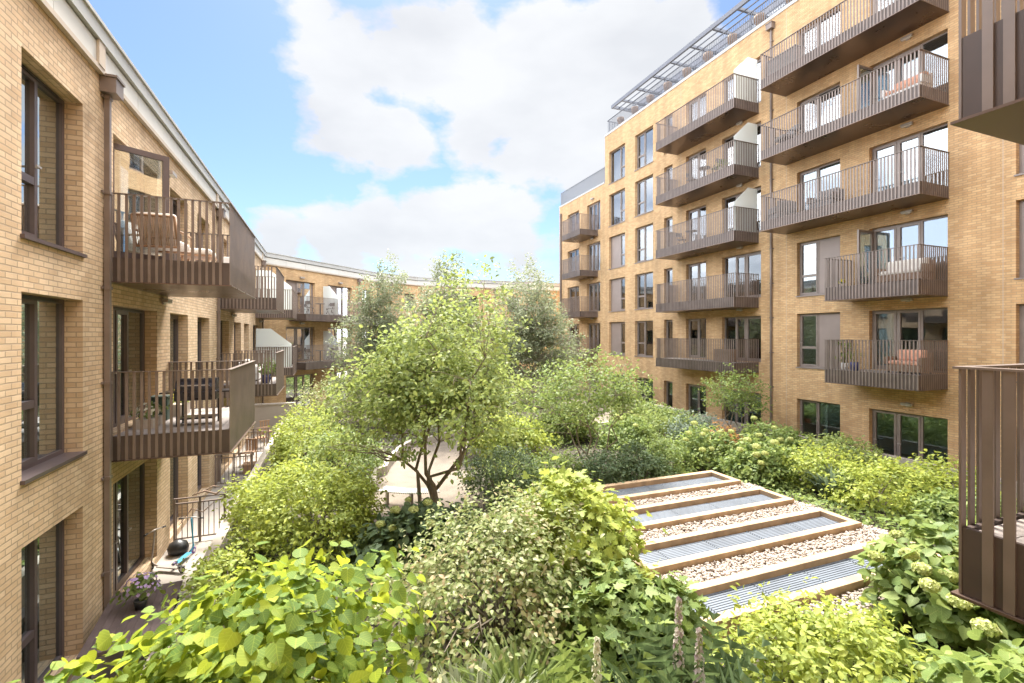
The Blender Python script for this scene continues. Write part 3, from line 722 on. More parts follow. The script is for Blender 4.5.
pm, PL, PR = ribbon(pp, wd, .456); struct('path', pm, M['path'])
def kerb(name, pts, w, z0, z1, label):
    mb = MB(); _, L_, R_ = ribbon(pts, [w] * len(pts), 0)
    for i in range(len(pts) - 1):
        a, b, c_, d_ = R_[i], R_[i + 1], L_[i + 1], L_[i]
        mb.quad((*a, z1), (*b, z1), (*c_, z1), (*d_, z1)); mb.quad((*a, z0), (*b, z0), (*b, z1), (*a, z1)); mb.quad((*c_, z0), (*d_, z0), (*d_, z1), (*c_, z1))
    for a, d_ in ((R_[0], L_[0]), (R_[-1], L_[-1])): mb.quad((*a, z0), (*d_, z0), (*d_, z1), (*a, z1))
    o = mb.build(name, M['conc'], None); tag(o, label, 'low wall'); return o
kerb('planter_wall', [(-2.12, -.9), (-2.12, 10), (-2.1, 18), (-2.0, 24), (-1.95, 28.4)], .2, 0, .58, 'low pale concrete planter wall edging the narrow left patios')
kerb('planter_wall', [(17.38, -.9), (17.38, 10), (17.38, 18.6)], .2, 0, .92, 'long pale concrete planter wall in front of the right tower ground floor windows')
kerb('planter_wall', [(17.0, 19.2), (17.0, 24), (16.9, 29)], .2, 0, 1.05, 'pale stretch of planter wall beyond the step in the right-hand wall')
kerb('path_edging', [(x, y) for x, y in PL[8:34]], .16, .4, .72, 'curved pale edging along the left side of the gravel path')
kerb('path_edging', [(x, y) for x, y in PR[20:46]], .16, .4, .62, 'curved pale edging along the near side of the gravel path')
w_ = MB().box(-3.3, -1.5, 26.4, 26.6, 0, 1.4).box(-3.34, -1.46, 26.36, 26.64, 1.4, 1.47); tag(w_.build('screen_wall', M['conc'], None), 'pinkish rendered dividing wall at the far end of the left patios', 'wall')

# ------------------------------------------------------------------ timber skylight bays with grating, gravel between
bays = [(6.3, 10.9, 10.05, 11.15), (5.7, 10.9, 8.42, 9.46), (5.2, 10.9, 6.82, 7.80), (4.7, 10.9, 5.22, 6.16)]
lab = ['farthest timber-framed grating bay, beside the dark shrubs', 'second farthest timber-framed grating bay, between two gravel strips', 'timber-framed grating bay with gravel before and behind, second from the lime shrub', 'nearest timber-framed grating bay, behind the lime shrub']
for (x0, x1, y0, y1), lb in zip(bays, lab):
    r0 = empty('timber_frame', (x0, y0, .45), lb, 'skylight frame', 'timber grating bays')
    bw, zt = .17, .80
    for q in ((x0, x1, y0, y0 + bw), (x0, x1, y1 - bw, y1), (x1 - bw, x1, y0 + bw + .002, y1 - bw - .002), (x0, x0 + bw, y0 + bw + .002, y1 - bw - .002)):
        MB().box(q[0], q[1], q[2], q[3], .46, zt).build('beam', M['timber'], r0, bevel=.008)
    gm = MB(); MB().box(x0 + bw, x1 - bw, y0 + bw, y1 - bw, .5, .655).build('grating_bed', M['grate_bed'], r0)
    yy = y0 + bw + .03
    while yy < y1 - bw - .02: gm.box(x0 + bw + .004, x1 - bw - .004, yy - .019, yy + .019, .656, .685); yy += .055
    for k in range(int((x1 - x0) / 1.2)): gm.box(x0 + .8 + k * 1.2, x0 + .82 + k * 1.2, y0 + bw + .004, y1 - bw - .004, .655, .685)
    gm.build('grating', M['grate'], r0)
rng = np.random.default_rng(5)
def np_mesh(name, V, Fs, m, parent=None, smooth=False, org=None):
    """Fs: list of (faces array of equal length)"""
    me = bpy.data.meshes.new(name)
    if org is not None: V = V - np.array(org)[None]
    me.vertices.add(len(V)); me.vertices.foreach_set('co', V.astype(np.float32).ravel())
    loops = np.concatenate([f.ravel() for f in Fs]); tot = np.concatenate([np.full(len(f), f.shape[1]) for f in Fs])
    st = np.concatenate([[0], np.cumsum(tot)[:-1]])
    me.loops.add(len(loops)); me.loops.foreach_set('vertex_index', loops.astype(np.int32))
    me.polygons.add(len(tot)); me.polygons.foreach_set('loop_start', st.astype(np.int32)); me.polygons.foreach_set('loop_total', tot.astype(np.int32))
    if smooth: me.polygons.foreach_set('use_smooth', np.ones(len(tot), bool))
    me.update(calc_edges=True); me.validate()
    me.materials.append(m)
    o = bpy.data.objects.new(name, me); COL.objects.link(o)
    if parent is not None: o.parent = parent
    return o
def instance(tv, tfs, pos, X, Y, Z, sc):
    n = len(pos); k = len(tv)
    V = pos[:, None, :] + (tv[None, :, 0, None] * X[:, None, :] * sc[:, 0, None, None] + tv[None, :, 1, None] * Y[:, None, :] * sc[:, 1, None, None] + tv[None, :, 2, None] * Z[:, None, :] * sc[:, 2, None, None])
    off = (np.arange(n) * k)[:, None, None]
    return V.reshape(-1, 3), [(tf[None] + off).reshape(-1, tf.shape[1]) for tf in tfs]
def unit(a): return a / np.maximum(1e-9, np.linalg.norm(a, axis=-1, keepdims=True))
# pebbles
t = (1 + 5 ** .5) / 2
ico = unit(np.array([(-1, t, 0), (1, t, 0), (-1, -t, 0), (1, -t, 0), (0, -1, t), (0, 1, t), (0, -1, -t), (0, 1, -t), (t, 0, -1), (t, 0, 1), (-t, 0, -1), (-t, 0, 1)], float))
icf = np.array([(0, 11, 5), (0, 5, 1), (0, 1, 7), (0, 7, 10), (0, 10, 11), (1, 5, 9), (5, 11, 4), (11, 10, 2), (10, 7, 6), (7, 1, 8), (3, 9, 4), (3, 4, 2), (3, 2, 6), (3, 6, 8), (3, 8, 9), (4, 9, 5), (2, 4, 11), (6, 2, 10), (8, 6, 7), (9, 8, 1)])
strips = [(5.4, 11.2, 9.47, 10.04), (5.0, 11.2, 7.81, 8.41), (4.5, 11.2, 6.17, 6.81), (6.5, 11.3, 4.5, 5.20), (10.92, 11.1, 4.9, 11.2)]
bed = MB()
for a, b, c_, d_ in strips: bed.box(a, b, c_, d_, .452, .64)
struct('gravel_bed', bed, M['path'])
P_ = []
for a, b, c_, d_ in strips:
    n = int((b - a) * (d_ - c_) * 850); P_.append(np.stack([rng.uniform(a + .02, b - .02, n), rng.uniform(c_ + .025, d_ - .025, n), .655 + rng.uniform(0, .05, n)], 1))
P_ = np.concatenate(P_); n = len(P_)
Zv = unit(rng.normal(0, .35, (n, 3)) + [0, 0, 1]); Xv = unit(np.cross(Zv, rng.normal(0, 1, (n, 3)))); Yv = np.cross(Zv, Xv)
sz = rng.uniform(.014, .036, n)[:, None] * np.array([1.25, .95, .7])[None] * rng.uniform(.8, 1.25, (n, 3))
V, Fs = instance(ico, [icf], P_, Xv, Yv, Zv, sz)
tag(np_mesh('gravel', V, Fs, M['pebble'], smooth=True), None, None, None, 'stuff')

# ------------------------------------------------------------------ plants
def T(vs, fs):
    vs = np.array(vs, float); q = [f for f in fs if len(f) == 4]; t3 = [f for f in fs if len(f) == 3]
    return vs, [np.array(x) for x in (q, t3) if x]
LEAF = {}
LEAF['simple'] = T([(0, 0, 0), (-.27, .32, .07), (-.24, .66, .04), (0, 1, -.10), (.24, .66, .04), (.27, .32, .07), (0, .34, 0), (0, .68, -.02)],
                   [(0, 6, 1), (6, 7, 2, 1), (7, 3, 2), (0, 5, 6), (5, 4, 7, 6), (4, 3, 7)])
LEAF['tiny'] = T([(0, 0, 0), (-.30, .5, .08), (0, 1, -.05), (.30, .5, .08)], [(0, 2, 1), (0, 3, 2)])
LEAF['heart'] = T([(0, .06, 0), (-.24, -.06, .05), (-.47, .12, .07), (-.50, .38, .06), (-.33, .70, .02), (0, 1, -.10), (.33, .70, .02), (.50, .38, .06), (.47, .12, .07), (.24, -.06, .05), (0, .38, -.015), (0, .70, -.03)],
                  [(0, 10, 2, 1), (10, 3, 2), (10, 11, 4, 3), (11, 5, 4), (0, 9, 8, 10), (10, 8, 7), (10, 7, 6, 11), (11, 6, 5)])
def lobed():
    out = [(0, 0), (-.18, .08), (-.52, .10), (-.30, .26), (-.56, .52), (-.22, .52), (-.24, .80), (0, 1.0), (.24, .80), (.22, .52), (.56, .52), (.30, .26), (.52, .10), (.18, .08)]
    vs = [(x, y, .05 * (abs(x) * 2) - .06 * y * y) for x, y in out] + [(0, .4, -.01)]
    c_ = len(out); return T(vs, [(c_, (i + 1) % c_, i) for i in range(c_)])
LEAF['lobed'] = lobed()
LEAF['strap'] = T([(-.03, 0, 0), (.03, 0, 0), (.045, .4, .10), (-.045, .4, .10), (.03, .75, .08), (-.03, .75, .08), (0, 1, -.05)], [(0, 1, 2, 3), (3, 2, 4, 5), (5, 4, 6)])
def frond():
    vs, fs = [], []
    for i in range(9):
        y = .1 + i * .095; w = .30 * math.sin(math.pi * min(1, (i + 1.2) / 9.6)) + .05; z = .12 * math.sin(y * 2.6) - .1 * y * y
        for sgn in (-1, 1):
            k = len(vs); vs += [(0, y, z), (sgn * w, y + .07, z - .03), (sgn * w * .5, y + .075, z), (0, y + .06, z)]; fs.append((k, k + 1, k + 2, k + 3) if sgn > 0 else (k, k + 3, k + 2, k + 1))
    return T(vs, fs)
LEAF['frond'] = frond()
def lumps(rng, k=9):
    D = unit(rng.normal(0, 1, (k, 3))); A = rng.uniform(-.22, .25, k); P = rng.uniform(0, 6, k); Fq = rng.uniform(2.0, 4.5, k)
    return lambda u: 1 + sum(a * np.sin(f * (u @ d) + p) for a, d, p, f in zip(A, D, P, Fq)) * .6
def crown(rng, c, rad, nclump, per, spread, shell=.55, up=.7, out=.5, wild=.55, low=-1.0, lump=True, droop=.1, spray=0.0, rise=.5):
    """leaf positions, normals and pointing directions; uneven outline, gaps between clumps"""
    u = unit(rng.normal(0, 1, (nclump * 2, 3))); u = u[u[:, 2] > low][:nclump]; n = len(u)
    r = (shell + (1 - shell) * rng.random(n) ** .7)
    if lump: r = r * lumps(rng)(u)
    C = np.array(c) + u * r[:, None] * np.array(rad)
    k = rng.poisson(per, n).clip(3); idx = np.repeat(np.arange(n), k); m = len(idx)
    sp = spread * rng.uniform(.6, 1.4, n)[idx]
    P = C[idx] + rng.normal(0, 1, (m, 3)) * sp[:, None] * np.array([1, 1, .6])
    if spray:
        ax = unit(u * np.array([1, 1, .5]) + rng.normal(0, .35, (n, 3)) + np.array([0, 0, rise])) * spray * rng.uniform(.5, 1.5, (n, 1))
        tt = rng.uniform(-.6, 1.0, m); P = C[idx] + (P - C[idx]) * (1.05 - .55 * tt)[:, None] + ax[idx] * tt[:, None]
    o = unit((P - np.array(c)) / np.array(rad))
    Nn = unit(o * out + np.array([0, 0, up]) + rng.normal(0, wild, (m, 3)))
    Dd = o * .8 + rng.normal(0, .6, (m, 3)) - np.array([0, 0, droop])
    Dd = unit(Dd - Nn * (Dd * Nn).sum(1, keepdims=True))
    return C, P, Nn, Dd
def leaf_mesh(rng, name, P, Nn, Dd, kind, size, m, parent, org, var=.35, wide=1.0):
    tv, tf = LEAF[kind]; n = len(P); s = size * rng.uniform(1 - var, 1 + var, n)
    sc = np.stack([s * wide * rng.uniform(.85, 1.15, n), s, s * rng.uniform(.4, 1.9, n)], 1)
    V, Fs = instance(tv, tf, P, np.cross(Dd, Nn), Dd, Nn, sc)
    o = np_mesh(name, V, Fs, m, parent, org=org)
    if len(o.data.vertices) == len(V):
        at = o.data.attributes.new('leaf_xy', 'FLOAT_VECTOR', 'POINT'); at.data.foreach_set('vector', np.tile(tv, (n, 1)).astype(np.float32).ravel())
    return o
def branch(mb, a, b, r0, r1, rng, sag=.12, n=5, k=5):
    a, b = np.array(a), np.array(b); L_ = np.linalg.norm(b - a); pts = []
    j = rng.normal(0, .06 * L_, (n + 1, 3)); j[0] = 0; j[-1] = 0
    for i in range(n + 1):
        t_ = i / n; p = a + (b - a) * t_ + j[i] * .6; p[2] += sag * L_ * math.sin(math.pi * t_); pts.append(tuple(p))
    mb.tube(pts, [r0 + (r1 - r0) * i / n for i in range(n + 1)], k, caps=False)
    return pts
def head(rng, name, c, r, m, parent, org, n=150, petal=.03, flat=.62):
    u = unit(rng.normal(0, 1, (n, 3))); u = u[u[:, 2] > -.5]
    P = np.array(c) + u * np.array([r, r, r * flat]) * rng.uniform(.90, 1.03, (len(u), 1))
    Nn = unit(u + rng.normal(0, .3, u.shape)); Dd = unit(np.cross(Nn, rng.normal(0, 1, u.shape)))
    return leaf_mesh(rng, name, P, Nn, Dd, 'tiny', petal, m, parent, org, wide=1.6)
SEED = [100]
def shrub(name, cat, label, base, rad, lift, nclump, per, spread, kind, size, lm, group=None, stems=7, stem_m='bark', low=-.35, shell=.5, up=.7, out=.5, wild=.55, droop=.1, wide=1.0, heads=None, stem_r=.02, spray=.14, rise=.8, extra=(), spots=None):
    SEED[0] += 1; rg = np.random.default_rng(SEED[0])
    o = empty(name, base, label, cat, group)
    c = (base[0], base[1], base[2] + lift)
    C, P, Nn, Dd = crown(rg, c, rad, nclump, per, spread, shell, up, out, wild, low, droop=droop, spray=spray, rise=rise)
    for (dx, dy, dz, ex, ey, ez, ne) in extra:
        C2, P2, N2, D2 = crown(rg, (base[0] + dx, base[1] + dy, base[2] + dz), (ex, ey, ez), ne, per, spread, shell, up, out, wild, low, droop=droop, spray=spray, rise=rise)
        C = np.concatenate([C, C2]); P = np.concatenate([P, P2]); Nn = np.concatenate([Nn, N2]); Dd = np.concatenate([Dd, D2])
    ok = P[:, 2] > base[2] + .03; P, Nn, Dd = P[ok], Nn[ok], Dd[ok]
    leaf_mesh(rg, 'foliage', P, Nn, Dd, kind, size, M[lm], o, base, wide=wide)
    mb = MB()
    for i in rg.choice(len(C), min(len(C), stems), replace=False):
        branch(mb, (base[0] + rg.normal(0, .05), base[1] + rg.normal(0, .05), base[2] - .05), C[i], stem_r, stem_r * .3, rg)
    mb.build('stem', M[stem_m], o, smooth=True)
    for p in (spots or []):
        head(rg, 'flower_head', np.array(p[:3]), .78 * p[3] * rg.uniform(.85, 1.15), M['fl_lime'], o, base, n=420, petal=.042)
        mb2 = MB(); branch(mb2, (base[0], base[1], base[2]), (p[0], p[1], p[2] - .05), .008, .005, rg, .1, 5, 5); mb2.build('flower_stalk', M['stem'], o, smooth=True)
    if heads:
        nh, hr, hm, hp = heads
        d = (C - np.array(c)) / np.array(rad); sc_ = d[:, 2] * 1.0 - d[:, 1] * .45 - d[:, 0] * .45
        pick = np.argsort(-sc_)[:nh * 3][::3][:nh]
        for i in pick:
            u = unit(C[i] - np.array(c)); p = C[i] + u * spread * 1.3 + np.array([0, 0, .12])
            rr = hr * rg.uniform(.75, 1.2); head(rg, 'flower_head', p, rr, M[hm], o, base, n=380, petal=hp)
    return o
def tree(name, cat, label, base, stems, crownc, rad, nclump, per, spread, kind, size, lm, bm='bark', r0=.06, group=None, shell=.25, low=-.8, up=.6, out=.4, wild=.6, droop=.25, taper_top=0, spray=.3, rise=.5):
    """several limbs from the base, boughs to every clump, leaves on the clumps"""
    SEED[0] += 1; rg = np.random.default_rng(SEED[0])
    o = empty(name, base, label, cat, group); c = np.array(crownc)
    C, P, Nn, Dd = crown(rg, crownc, rad, nclump, per, spread, shell, up, out, wild, low, droop=droop, spray=spray, rise=rise)
    if taper_top:      # narrow spire: pull the upper clumps in to the axis
        def pull(A):
            f = np.clip((A[:, 2] - (c[2] - rad[2])) / (2 * rad[2]), 0, 1); k = 1.15 - taper_top * f
            A[:, :2] = c[:2] + (A[:, :2] - c[:2]) * k[:, None]
            return A
        C = pull(C); P = pull(P)
    leaf_mesh(rg, 'crown', P, Nn, Dd, kind, size, M[lm], o, base)
    mb = MB(); nodes = []
    if stems == 1:
        top = np.array([c[0], c[1], c[2] + rad[2] * .85]); pts = branch(mb, base, top, r0, r0 * .15, rg, 0, 9, 7); nodes += [(np.array(p), r0 * (1 - i / 10)) for i, p in enumerate(pts)]
    else:
        for s in range(stems):
            a = 2 * math.pi * s / stems + rg.uniform(-.3, .3); q = rg.uniform(.35, .7)
            top = c + np.array([math.cos(a) * rad[0] * q, math.sin(a) * rad[1] * q, rg.uniform(.1, .65) * rad[2]])
            b0 = (base[0] + math.cos(a) * r0 * 1.1, base[1] + math.sin(a) * r0 * 1.1, base[2] - .05)
            pts = branch(mb, b0, top, r0, r0 * .22, rg, -.05, 8, 6); nodes += [(np.array(p), r0 * (1 - .8 * i / 8)) for i, p in enumerate(pts)][2:]
    for cc in C:
        best = min(nodes, key=lambda q: np.linalg.norm(q[0] - cc) + (2.5 if q[0][2] > cc[2] + .1 else 0))
        branch(mb, best[0], cc, min(.026, best[1] * .55), .005, rg, .04, 4, 4)
    mb.build('trunk', M[bm], o, smooth=True)
    return o

# trees
tree('garden_tree', 'tree', 'multi-stemmed fresh green tree in the middle of the garden beside the pale path', (2.35, 11.6, .45), 6, (2.55, 11.8, 3.45), (2.45, 2.4, 2.35), 470, 42, .19, 'simple', .108, 'lf_fresh', r0=.06, shell=.12, low=-.6, droop=.4, spray=.55, rise=.35, taper_top=.35)
tree('birch_tree', 'tree', 'slender grey-green birch left of the middle tree, in front of the far wing balconies', (2.7, 25.2, .45), 1, (2.7, 25.2, 4.7), (1.9, 1.8, 3.5), 560, 34, .20, 'tiny', .12, 'lf_grey', 'bark_w', r0=.09, group='birches before the far wing', taper_top=.5, spray=.5, rise=.2, droop=.8, shell=.2)
tree('birch_tree', 'tree', 'pale birch whose top shows just above the crown of the middle tree', (5.3, 22.0, .45), 1, (5.3, 22.0, 4.9), (2.2, 2.0, 3.2), 560, 34, .22, 'tiny', .12, 'lf_grey', 'bark_w', r0=.09, group='birches before the far wing', taper_top=.5, spray=.5, rise=.2, droop=.8, shell=.2)
tree('birch_tree', 'tree', 'broad loose birch on the right, beside the lower end block of the tower', (9.9, 22.6, .45), 1, (9.9, 22.6, 4.7), (2.7, 2.4, 3.5), 720, 34, .24, 'tiny', .12, 'lf_grey', 'bark_w', r0=.09, group='birches before the far wing', taper_top=.45, spray=.5, rise=.2, droop=.8, shell=.2)
tree('garden_tree', 'tree', 'small spreading multi-stemmed tree behind the grating bays', (7.75, 12.9, .45), 6, (7.9, 13.2, 2.85), (2.3, 2.0, 1.15), 260, 22, .19, 'simple', .10, 'lf_mid', r0=.035, shell=.25, low=-.5)
tree('garden_tree', 'tree', 'small open tree in front of the tower near its downpipe', (16.1, 15.3, .45), 4, (16.2, 15.3, 2.35), (1.1, 1.3, 1.15), 110, 22, .17, 'simple', .10, 'lf_mid', r0=.03, shell=.25, low=-.7)
tree('garden_tree', 'tree', 'young sparse tree with pale leaves before the red pots of the end block', (13.6, 27.0, .45), 3, (13.6, 27.0, 3.0), (1.2, 1.2, 1.6), 90, 20, .2, 'simple', .12, 'lf_fresh', r0=.035, shell=.25, low=-.7)
# near plants
HEADS = [(9.0, 4.7, 1.62, .15), (8.03, 4.36, 1.66, .14), (7.86, 4.11, 1.59, .14), (8.09, 3.91, 1.54, .15), (7.49, 3.83, 1.56, .13), (7.75, 4.65, 1.55, .12), (8.7, 4.9, 1.62, .11), (7.48, 3.5, 1.52, .14), (7.26, 3.16, 1.44, .14), (8.9, 4.2, 1.6, .13), (8.4, 3.6, 1.5, .13)]
redbud = shrub('redbud_shrub', 'shrub', 'big heart-leaved shrub, yellow-green and glossy, at the lower left beside the dark table', (-.45, 3.75, .45), (1.15, .95, 1.02), 1.76, 380, 10, .12, 'heart', .098, 'lf_red', stems=40, low=-.75, shell=.35, up=.5, out=.8, wild=.6, droop=1.2, spray=.25, rise=.2, extra=[(-1.2, .0, 1.62, .7, .6, .42, 150), (-1.55, -.5, 1.45, .6, .5, .45, 70), (-.5, -.5, 1.0, .8, .6, .6, 90)], wide=1.0, stem_r=.022)
shrub('viburnum_shrub', 'shrub', 'large mottled grey-green shrub with pale and rusty leaves in the middle foreground', (2.35, 6.5, .45), (1.75, 1.6, 1.35), .75, 420, 24, .15, 'simple', .075, 'lf_mottle', stems=40, shell=.45)
shrub('oakleaf_hydrangea', 'shrub', 'yellow-green lobed-leaf shrub right of the mottled shrub, against the grating bays', (3.8, 7.1, .45), (.95, 1.2, 1.05), .9, 190, 16, .14, 'lobed', .14, 'lf_yel', stems=24, shell=.5, heads=None)
shrub('oakleaf_hydrangea', 'shrub', 'darker lobed-leaf shrub with rusty tips at the near corner of the grating bays', (3.75, 5.25, .45), (.9, .7, .8), .55, 120, 15, .13, 'lobed', .15, 'lf_mid', stems=16, shell=.5)
shrub('lime_shrub', 'shrub', 'bright lime-yellow shrub in the lower right foreground', (5.35, 3.7, .45), (1.3, .9, .86), .42, 380, 20, .13, 'simple', .085, 'lf_lime', stems=30, shell=.5)
shrub('hydrangea_shrub', 'shrub', 'hydrangea with large lime flower heads under the right-hand balcony', (8.75, 4.1, .45), (1.05, 1.0, .9), .5, 130, 13, .17, 'heart', .17, 'lf_mid', stems=24, stem_m='stem', shell=.5, wide=.85, spots=HEADS)
shrub('hydrangea_shrub', 'shrub', 'leafy hydrangea without open flowers at the bottom right corner', (5.9, 2.3, .45), (1.2, .8, .75), .55, 110, 12, .16, 'heart', .17, 'lf_mid', stems=18, stem_m='stem', shell=.5, wide=.85)
shrub('hydrangea_shrub', 'shrub', 'dark hydrangea with small lime heads at the foot of the middle tree', (1.75, 9.7, .45), (1.3, .75, .6), .3, 130, 13, .14, 'heart', .15, 'lf_dark', stems=14, stem_m='stem', heads=(9, .085, 'fl_lime', .03), wide=.85)
shrub('spindle_bush', 'shrub', 'dense rounded yellow-green bush beside the left patio fence', (-.2, 11.0, .45), (1.45, 1.4, 1.1), .55, 460, 24, .14, 'simple', .085, 'lf_lime', stems=30, shell=.55, group='rounded bushes along the left wall')
shrub('spindle_bush', 'shrub', 'yellow bush farther along the left planter wall, beyond the rounded one', (-.75, 17.6, .45), (1.15, 1.6, 1.25), .5, 260, 20, .16, 'simple', .10, 'lf_lime', stems=18, shell=.5, group='rounded bushes along the left wall')
shrub('evergreen_shrub', 'shrub', 'mid green shrub between the yellow bush and the middle tree', (.5, 15.4, .45), (1.2, 1.4, 1.0), .5, 200, 18, .17, 'simple', .10, 'lf_mid', stems=14)
shrub('olive_shrub', 'shrub', 'grey-green loose shrub below the balconies of the far wing', (.4, 24.2, .45), (1.7, 1.6, 1.5), .8, 240, 20, .2, 'tiny', .11, 'lf_mottle', stems=14)
shrub('evergreen_shrub', 'shrub', 'mid green shrub at the foot of the far wing, right of the grey-green shrub', (3.2, 29.5, .45), (1.8, 1.6, 1.5), .8, 200, 18, .2, 'tiny', .13, 'lf_mid', stems=12)
shrub('evergreen_shrub', 'shrub', 'dark fine-leaved shrub right of the middle tree trunk', (4.3, 11.9, .45), (1.0, .9, 1.1), .5, 200, 22, .13, 'tiny', .075, 'lf_dark', stems=14)
for i, (x, y, rx, rz, lm, lb) in enumerate([(5.9, 12.0, .9, .75, 'lf_mid', 'green low shrub left of the small tree trunk'), (7.6, 12.05, .95, .6, 'lf_dark', 'dark clipped shrub at the foot of the small tree'), (9.0, 12.1, .95, .7, 'lf_dark', 'dark feathery shrub behind the farthest grating bay'), (10.3, 12.6, .9, .75, 'lf_mid', 'mid green shrub at the far right corner of the grating bays')]):
    shrub('low_shrub', 'shrub', lb, (x, y, .45), (rx, .7, rz), .3, 170, 18, .13, 'tiny' if lm == 'lf_dark' else 'simple', .09, lm, stems=10, group='low shrubs behind the grating bays')
for i, (x, y, rx, ry, rz, lm, hd, lb) in enumerate([
        (12.0, 12.6, .95, 1.0, .8, 'lf_mid', 9, 'lime-headed hydrangea beyond the far corner of the gravel'),
        (12.3, 10.6, .85, .95, .75, 'lf_mid', 9, 'lime-headed hydrangea beside the second gravel strip'),
        (13.4, 9.6, 1.05, 1.0, .8, 'lf_yel', 0, 'yellow-green shrub beside the gravel, left of the leafiest one'),
        (13.2, 7.9, 1.1, 1.0, .85, 'lf_yel', 0, 'yellow-green shrub nearest the right end of the grating bays'),
        (14.6, 7.2, 1.1, 1.0, .9, 'lf_yel', 0, 'yellow-green shrub beside the right-hand balcony slats'),
        (13.2, 6.1, .8, .8, .7, 'lf_mid', 0, 'broad-leaved green shrub just left of the balcony slats'),
        (15.9, 10.6, 1.1, 1.1, .75, 'lf_fresh', 0, 'fresh green shrub under the ground floor window of the tower'),
        (15.6, 12.9, 1.1, 1.1, .7, 'lf_mid', 4, 'green shrub at the wall between two tower windows'),
        (14.3, 15.4, 1.2, 1.1, .7, 'lf_blue', 0, 'blue-grey shrub before the small open tree'),
        (13.2, 17.2, 1.4, 1.2, .75, 'lf_fresh', 0, 'bright low shrub beyond the blue-grey one'),
        (14.9, 18.6, 1.2, 1.2, .8, 'lf_mid', 0, 'mid green shrub by the step in the planter wall'),
        (15.0, 21.2, 1.3, 1.3, 1.0, 'lf_fresh', 0, 'leafy shrub before the narrow tower window'),
        (11.3, 16.2, 1.2, 1.1, .7, 'lf_mid', 5, 'lime-headed shrub between the path and the blue-grey shrub')]):
    shrub('border_shrub', 'shrub', lb, (x, y, .45), (rx, ry, rz), .3, 190, 18, .14, 'simple', .10 if lm != 'lf_mid' else .13, lm, stems=12, group='shrubs along the right-hand border', heads=(hd, .10, 'fl_lime', .034) if hd else None)
shrub('rusty_shrub', 'shrub', 'small shrub with orange-red young leaves before the open tree', (14.2, 13.8, .45), (.55, .5, .55), .3, 60, 14, .12, 'simple', .09, 'lf_rust', stems=8)
for i, (x, y, rx, rz, lm, lb) in enumerate([(7, 26, 2.0, 1.5, 'lf_mid', 'big green shrub below the pale birch'), (11.5, 27, 2.0, 1.4, 'lf_fresh', 'bright green shrub beyond the broad birch'), (14.8, 31, 2.2, 1.6, 'lf_mid', 'far green shrub at the foot of the end block'), (9.5, 17.8, 1.3, .9, 'lf_fresh', 'fresh green shrub in the bend of the path'), (6.2, 16.3, 1.2, .9, 'lf_yel', 'yellow-green shrub behind the middle tree on its right'), (9.5, 32, 2.4, 1.6, 'lf_mid', 'farthest green shrub before the far wing')]):
    shrub('garden_shrub', 'shrub', lb, (x, y, .45), (rx, rx * .8, rz), .6, 240, 20, .2, 'simple', .13, lm, stems=12, group='shrubs at the back of the garden')
shrub('edge_shrub', 'shrub', 'low green shrub on the planter edge right of the dark table', (-1.55, 7.3, .45), (.55, .9, .5), .2, 110, 16, .12, 'simple', .085, 'lf_mid', stems=8, group='low shrubs along the left planter edge')
shrub('edge_shrub', 'shrub', 'low golden green shrub on the planter edge beside the scooters', (-1.6, 9.3, .45), (.5, .9, .45), .2, 100, 16, .12, 'simple', .085, 'lf_yel', stems=8, group='low shrubs along the left planter edge')
shrub('edge_shrub', 'shrub', 'low trailing shrub on the planter edge near the fence branch', (-1.7, 13.4, .45), (.5, 1.0, .6), .3, 110, 16, .13, 'simple', .09, 'lf_lime', stems=8, group='low shrubs along the left planter edge')
# strap-leaved and feathery foreground plants
def strappy(name, cat, label, base, n, length, m, kind='strap', spread=.25, group=None, spikes=None, wide=1.0, lean=.75):
    SEED[0] += 1; rg = np.random.default_rng(SEED[0]); o = empty(name, base, label, cat, group)
    a = rg.uniform(0, 2 * math.pi, n); rr = spread * np.sqrt(rg.random(n)); P = np.stack([base[0] + rr * np.cos(a), base[1] + rr * np.sin(a), np.full(n, base[2])], 1)
    o_ = np.stack([np.cos(a), np.sin(a), np.zeros(n)], 1); Dd = unit(o_ * rg.uniform(.1, lean, n)[:, None] + np.array([0, 0, 1]) + rg.normal(0, .15, (n, 3)))
    Nn = np.cross(Dd, np.cross(o_, [0, 0, 1.0])); Nn = unit(Nn); Nn = np.where((Nn[:, 2] < 0)[:, None], -Nn, Nn)
    leaf_mesh(rg, 'foliage', P, Nn, Dd, kind, length, M[m], o, base, wide=wide)
    for (dx, dy, h, fl) in (spikes or []):
        st = MB(); st.tube([(base[0] + dx * .5, base[1] + dy * .5, base[2]), (base[0] + dx, base[1] + dy, base[2] + h)], [.012, .008], 6); so = st.build('flower_spike', M['stem'], o, smooth=True)
        k = 130; t_ = rg.random(k); ang = rg.uniform(0, 6.3, k); r_ = .042 * (1.1 - t_)
        Pq = np.stack([base[0] + dx + r_ * np.cos(ang), base[1] + dy + r_ * np.sin(ang), base[2] + h * .55 + t_ * h * .48], 1)
        Nq = unit(np.stack([np.cos(ang), np.sin(ang), np.full(k, .6)], 1)); Dq = unit(np.stack([np.cos(ang), np.sin(ang), np.full(k, -.4)], 1)); Dq = unit(Dq - Nq * (Dq * Nq).sum(1, keepdims=True))
        leaf_mesh(rg, 'florets', Pq, Nq, Dq, 'tiny', .05, M[fl], so, base, wide=1.3)
    return o
strappy('acanthus_plant', 'plant', 'dark jagged-leaved plant with two tall pale flower spikes before the nearest grating bay', (3.55, 3.95, .45), 60, 1.05, 'lf_dark', 'frond', .42, spikes=[(.0, .15, 1.6, 'fl_purple'), (.16, .02, 1.3, 'fl_purple'), (-.5, -.1, .9, 'fl_cream')], wide=.8)
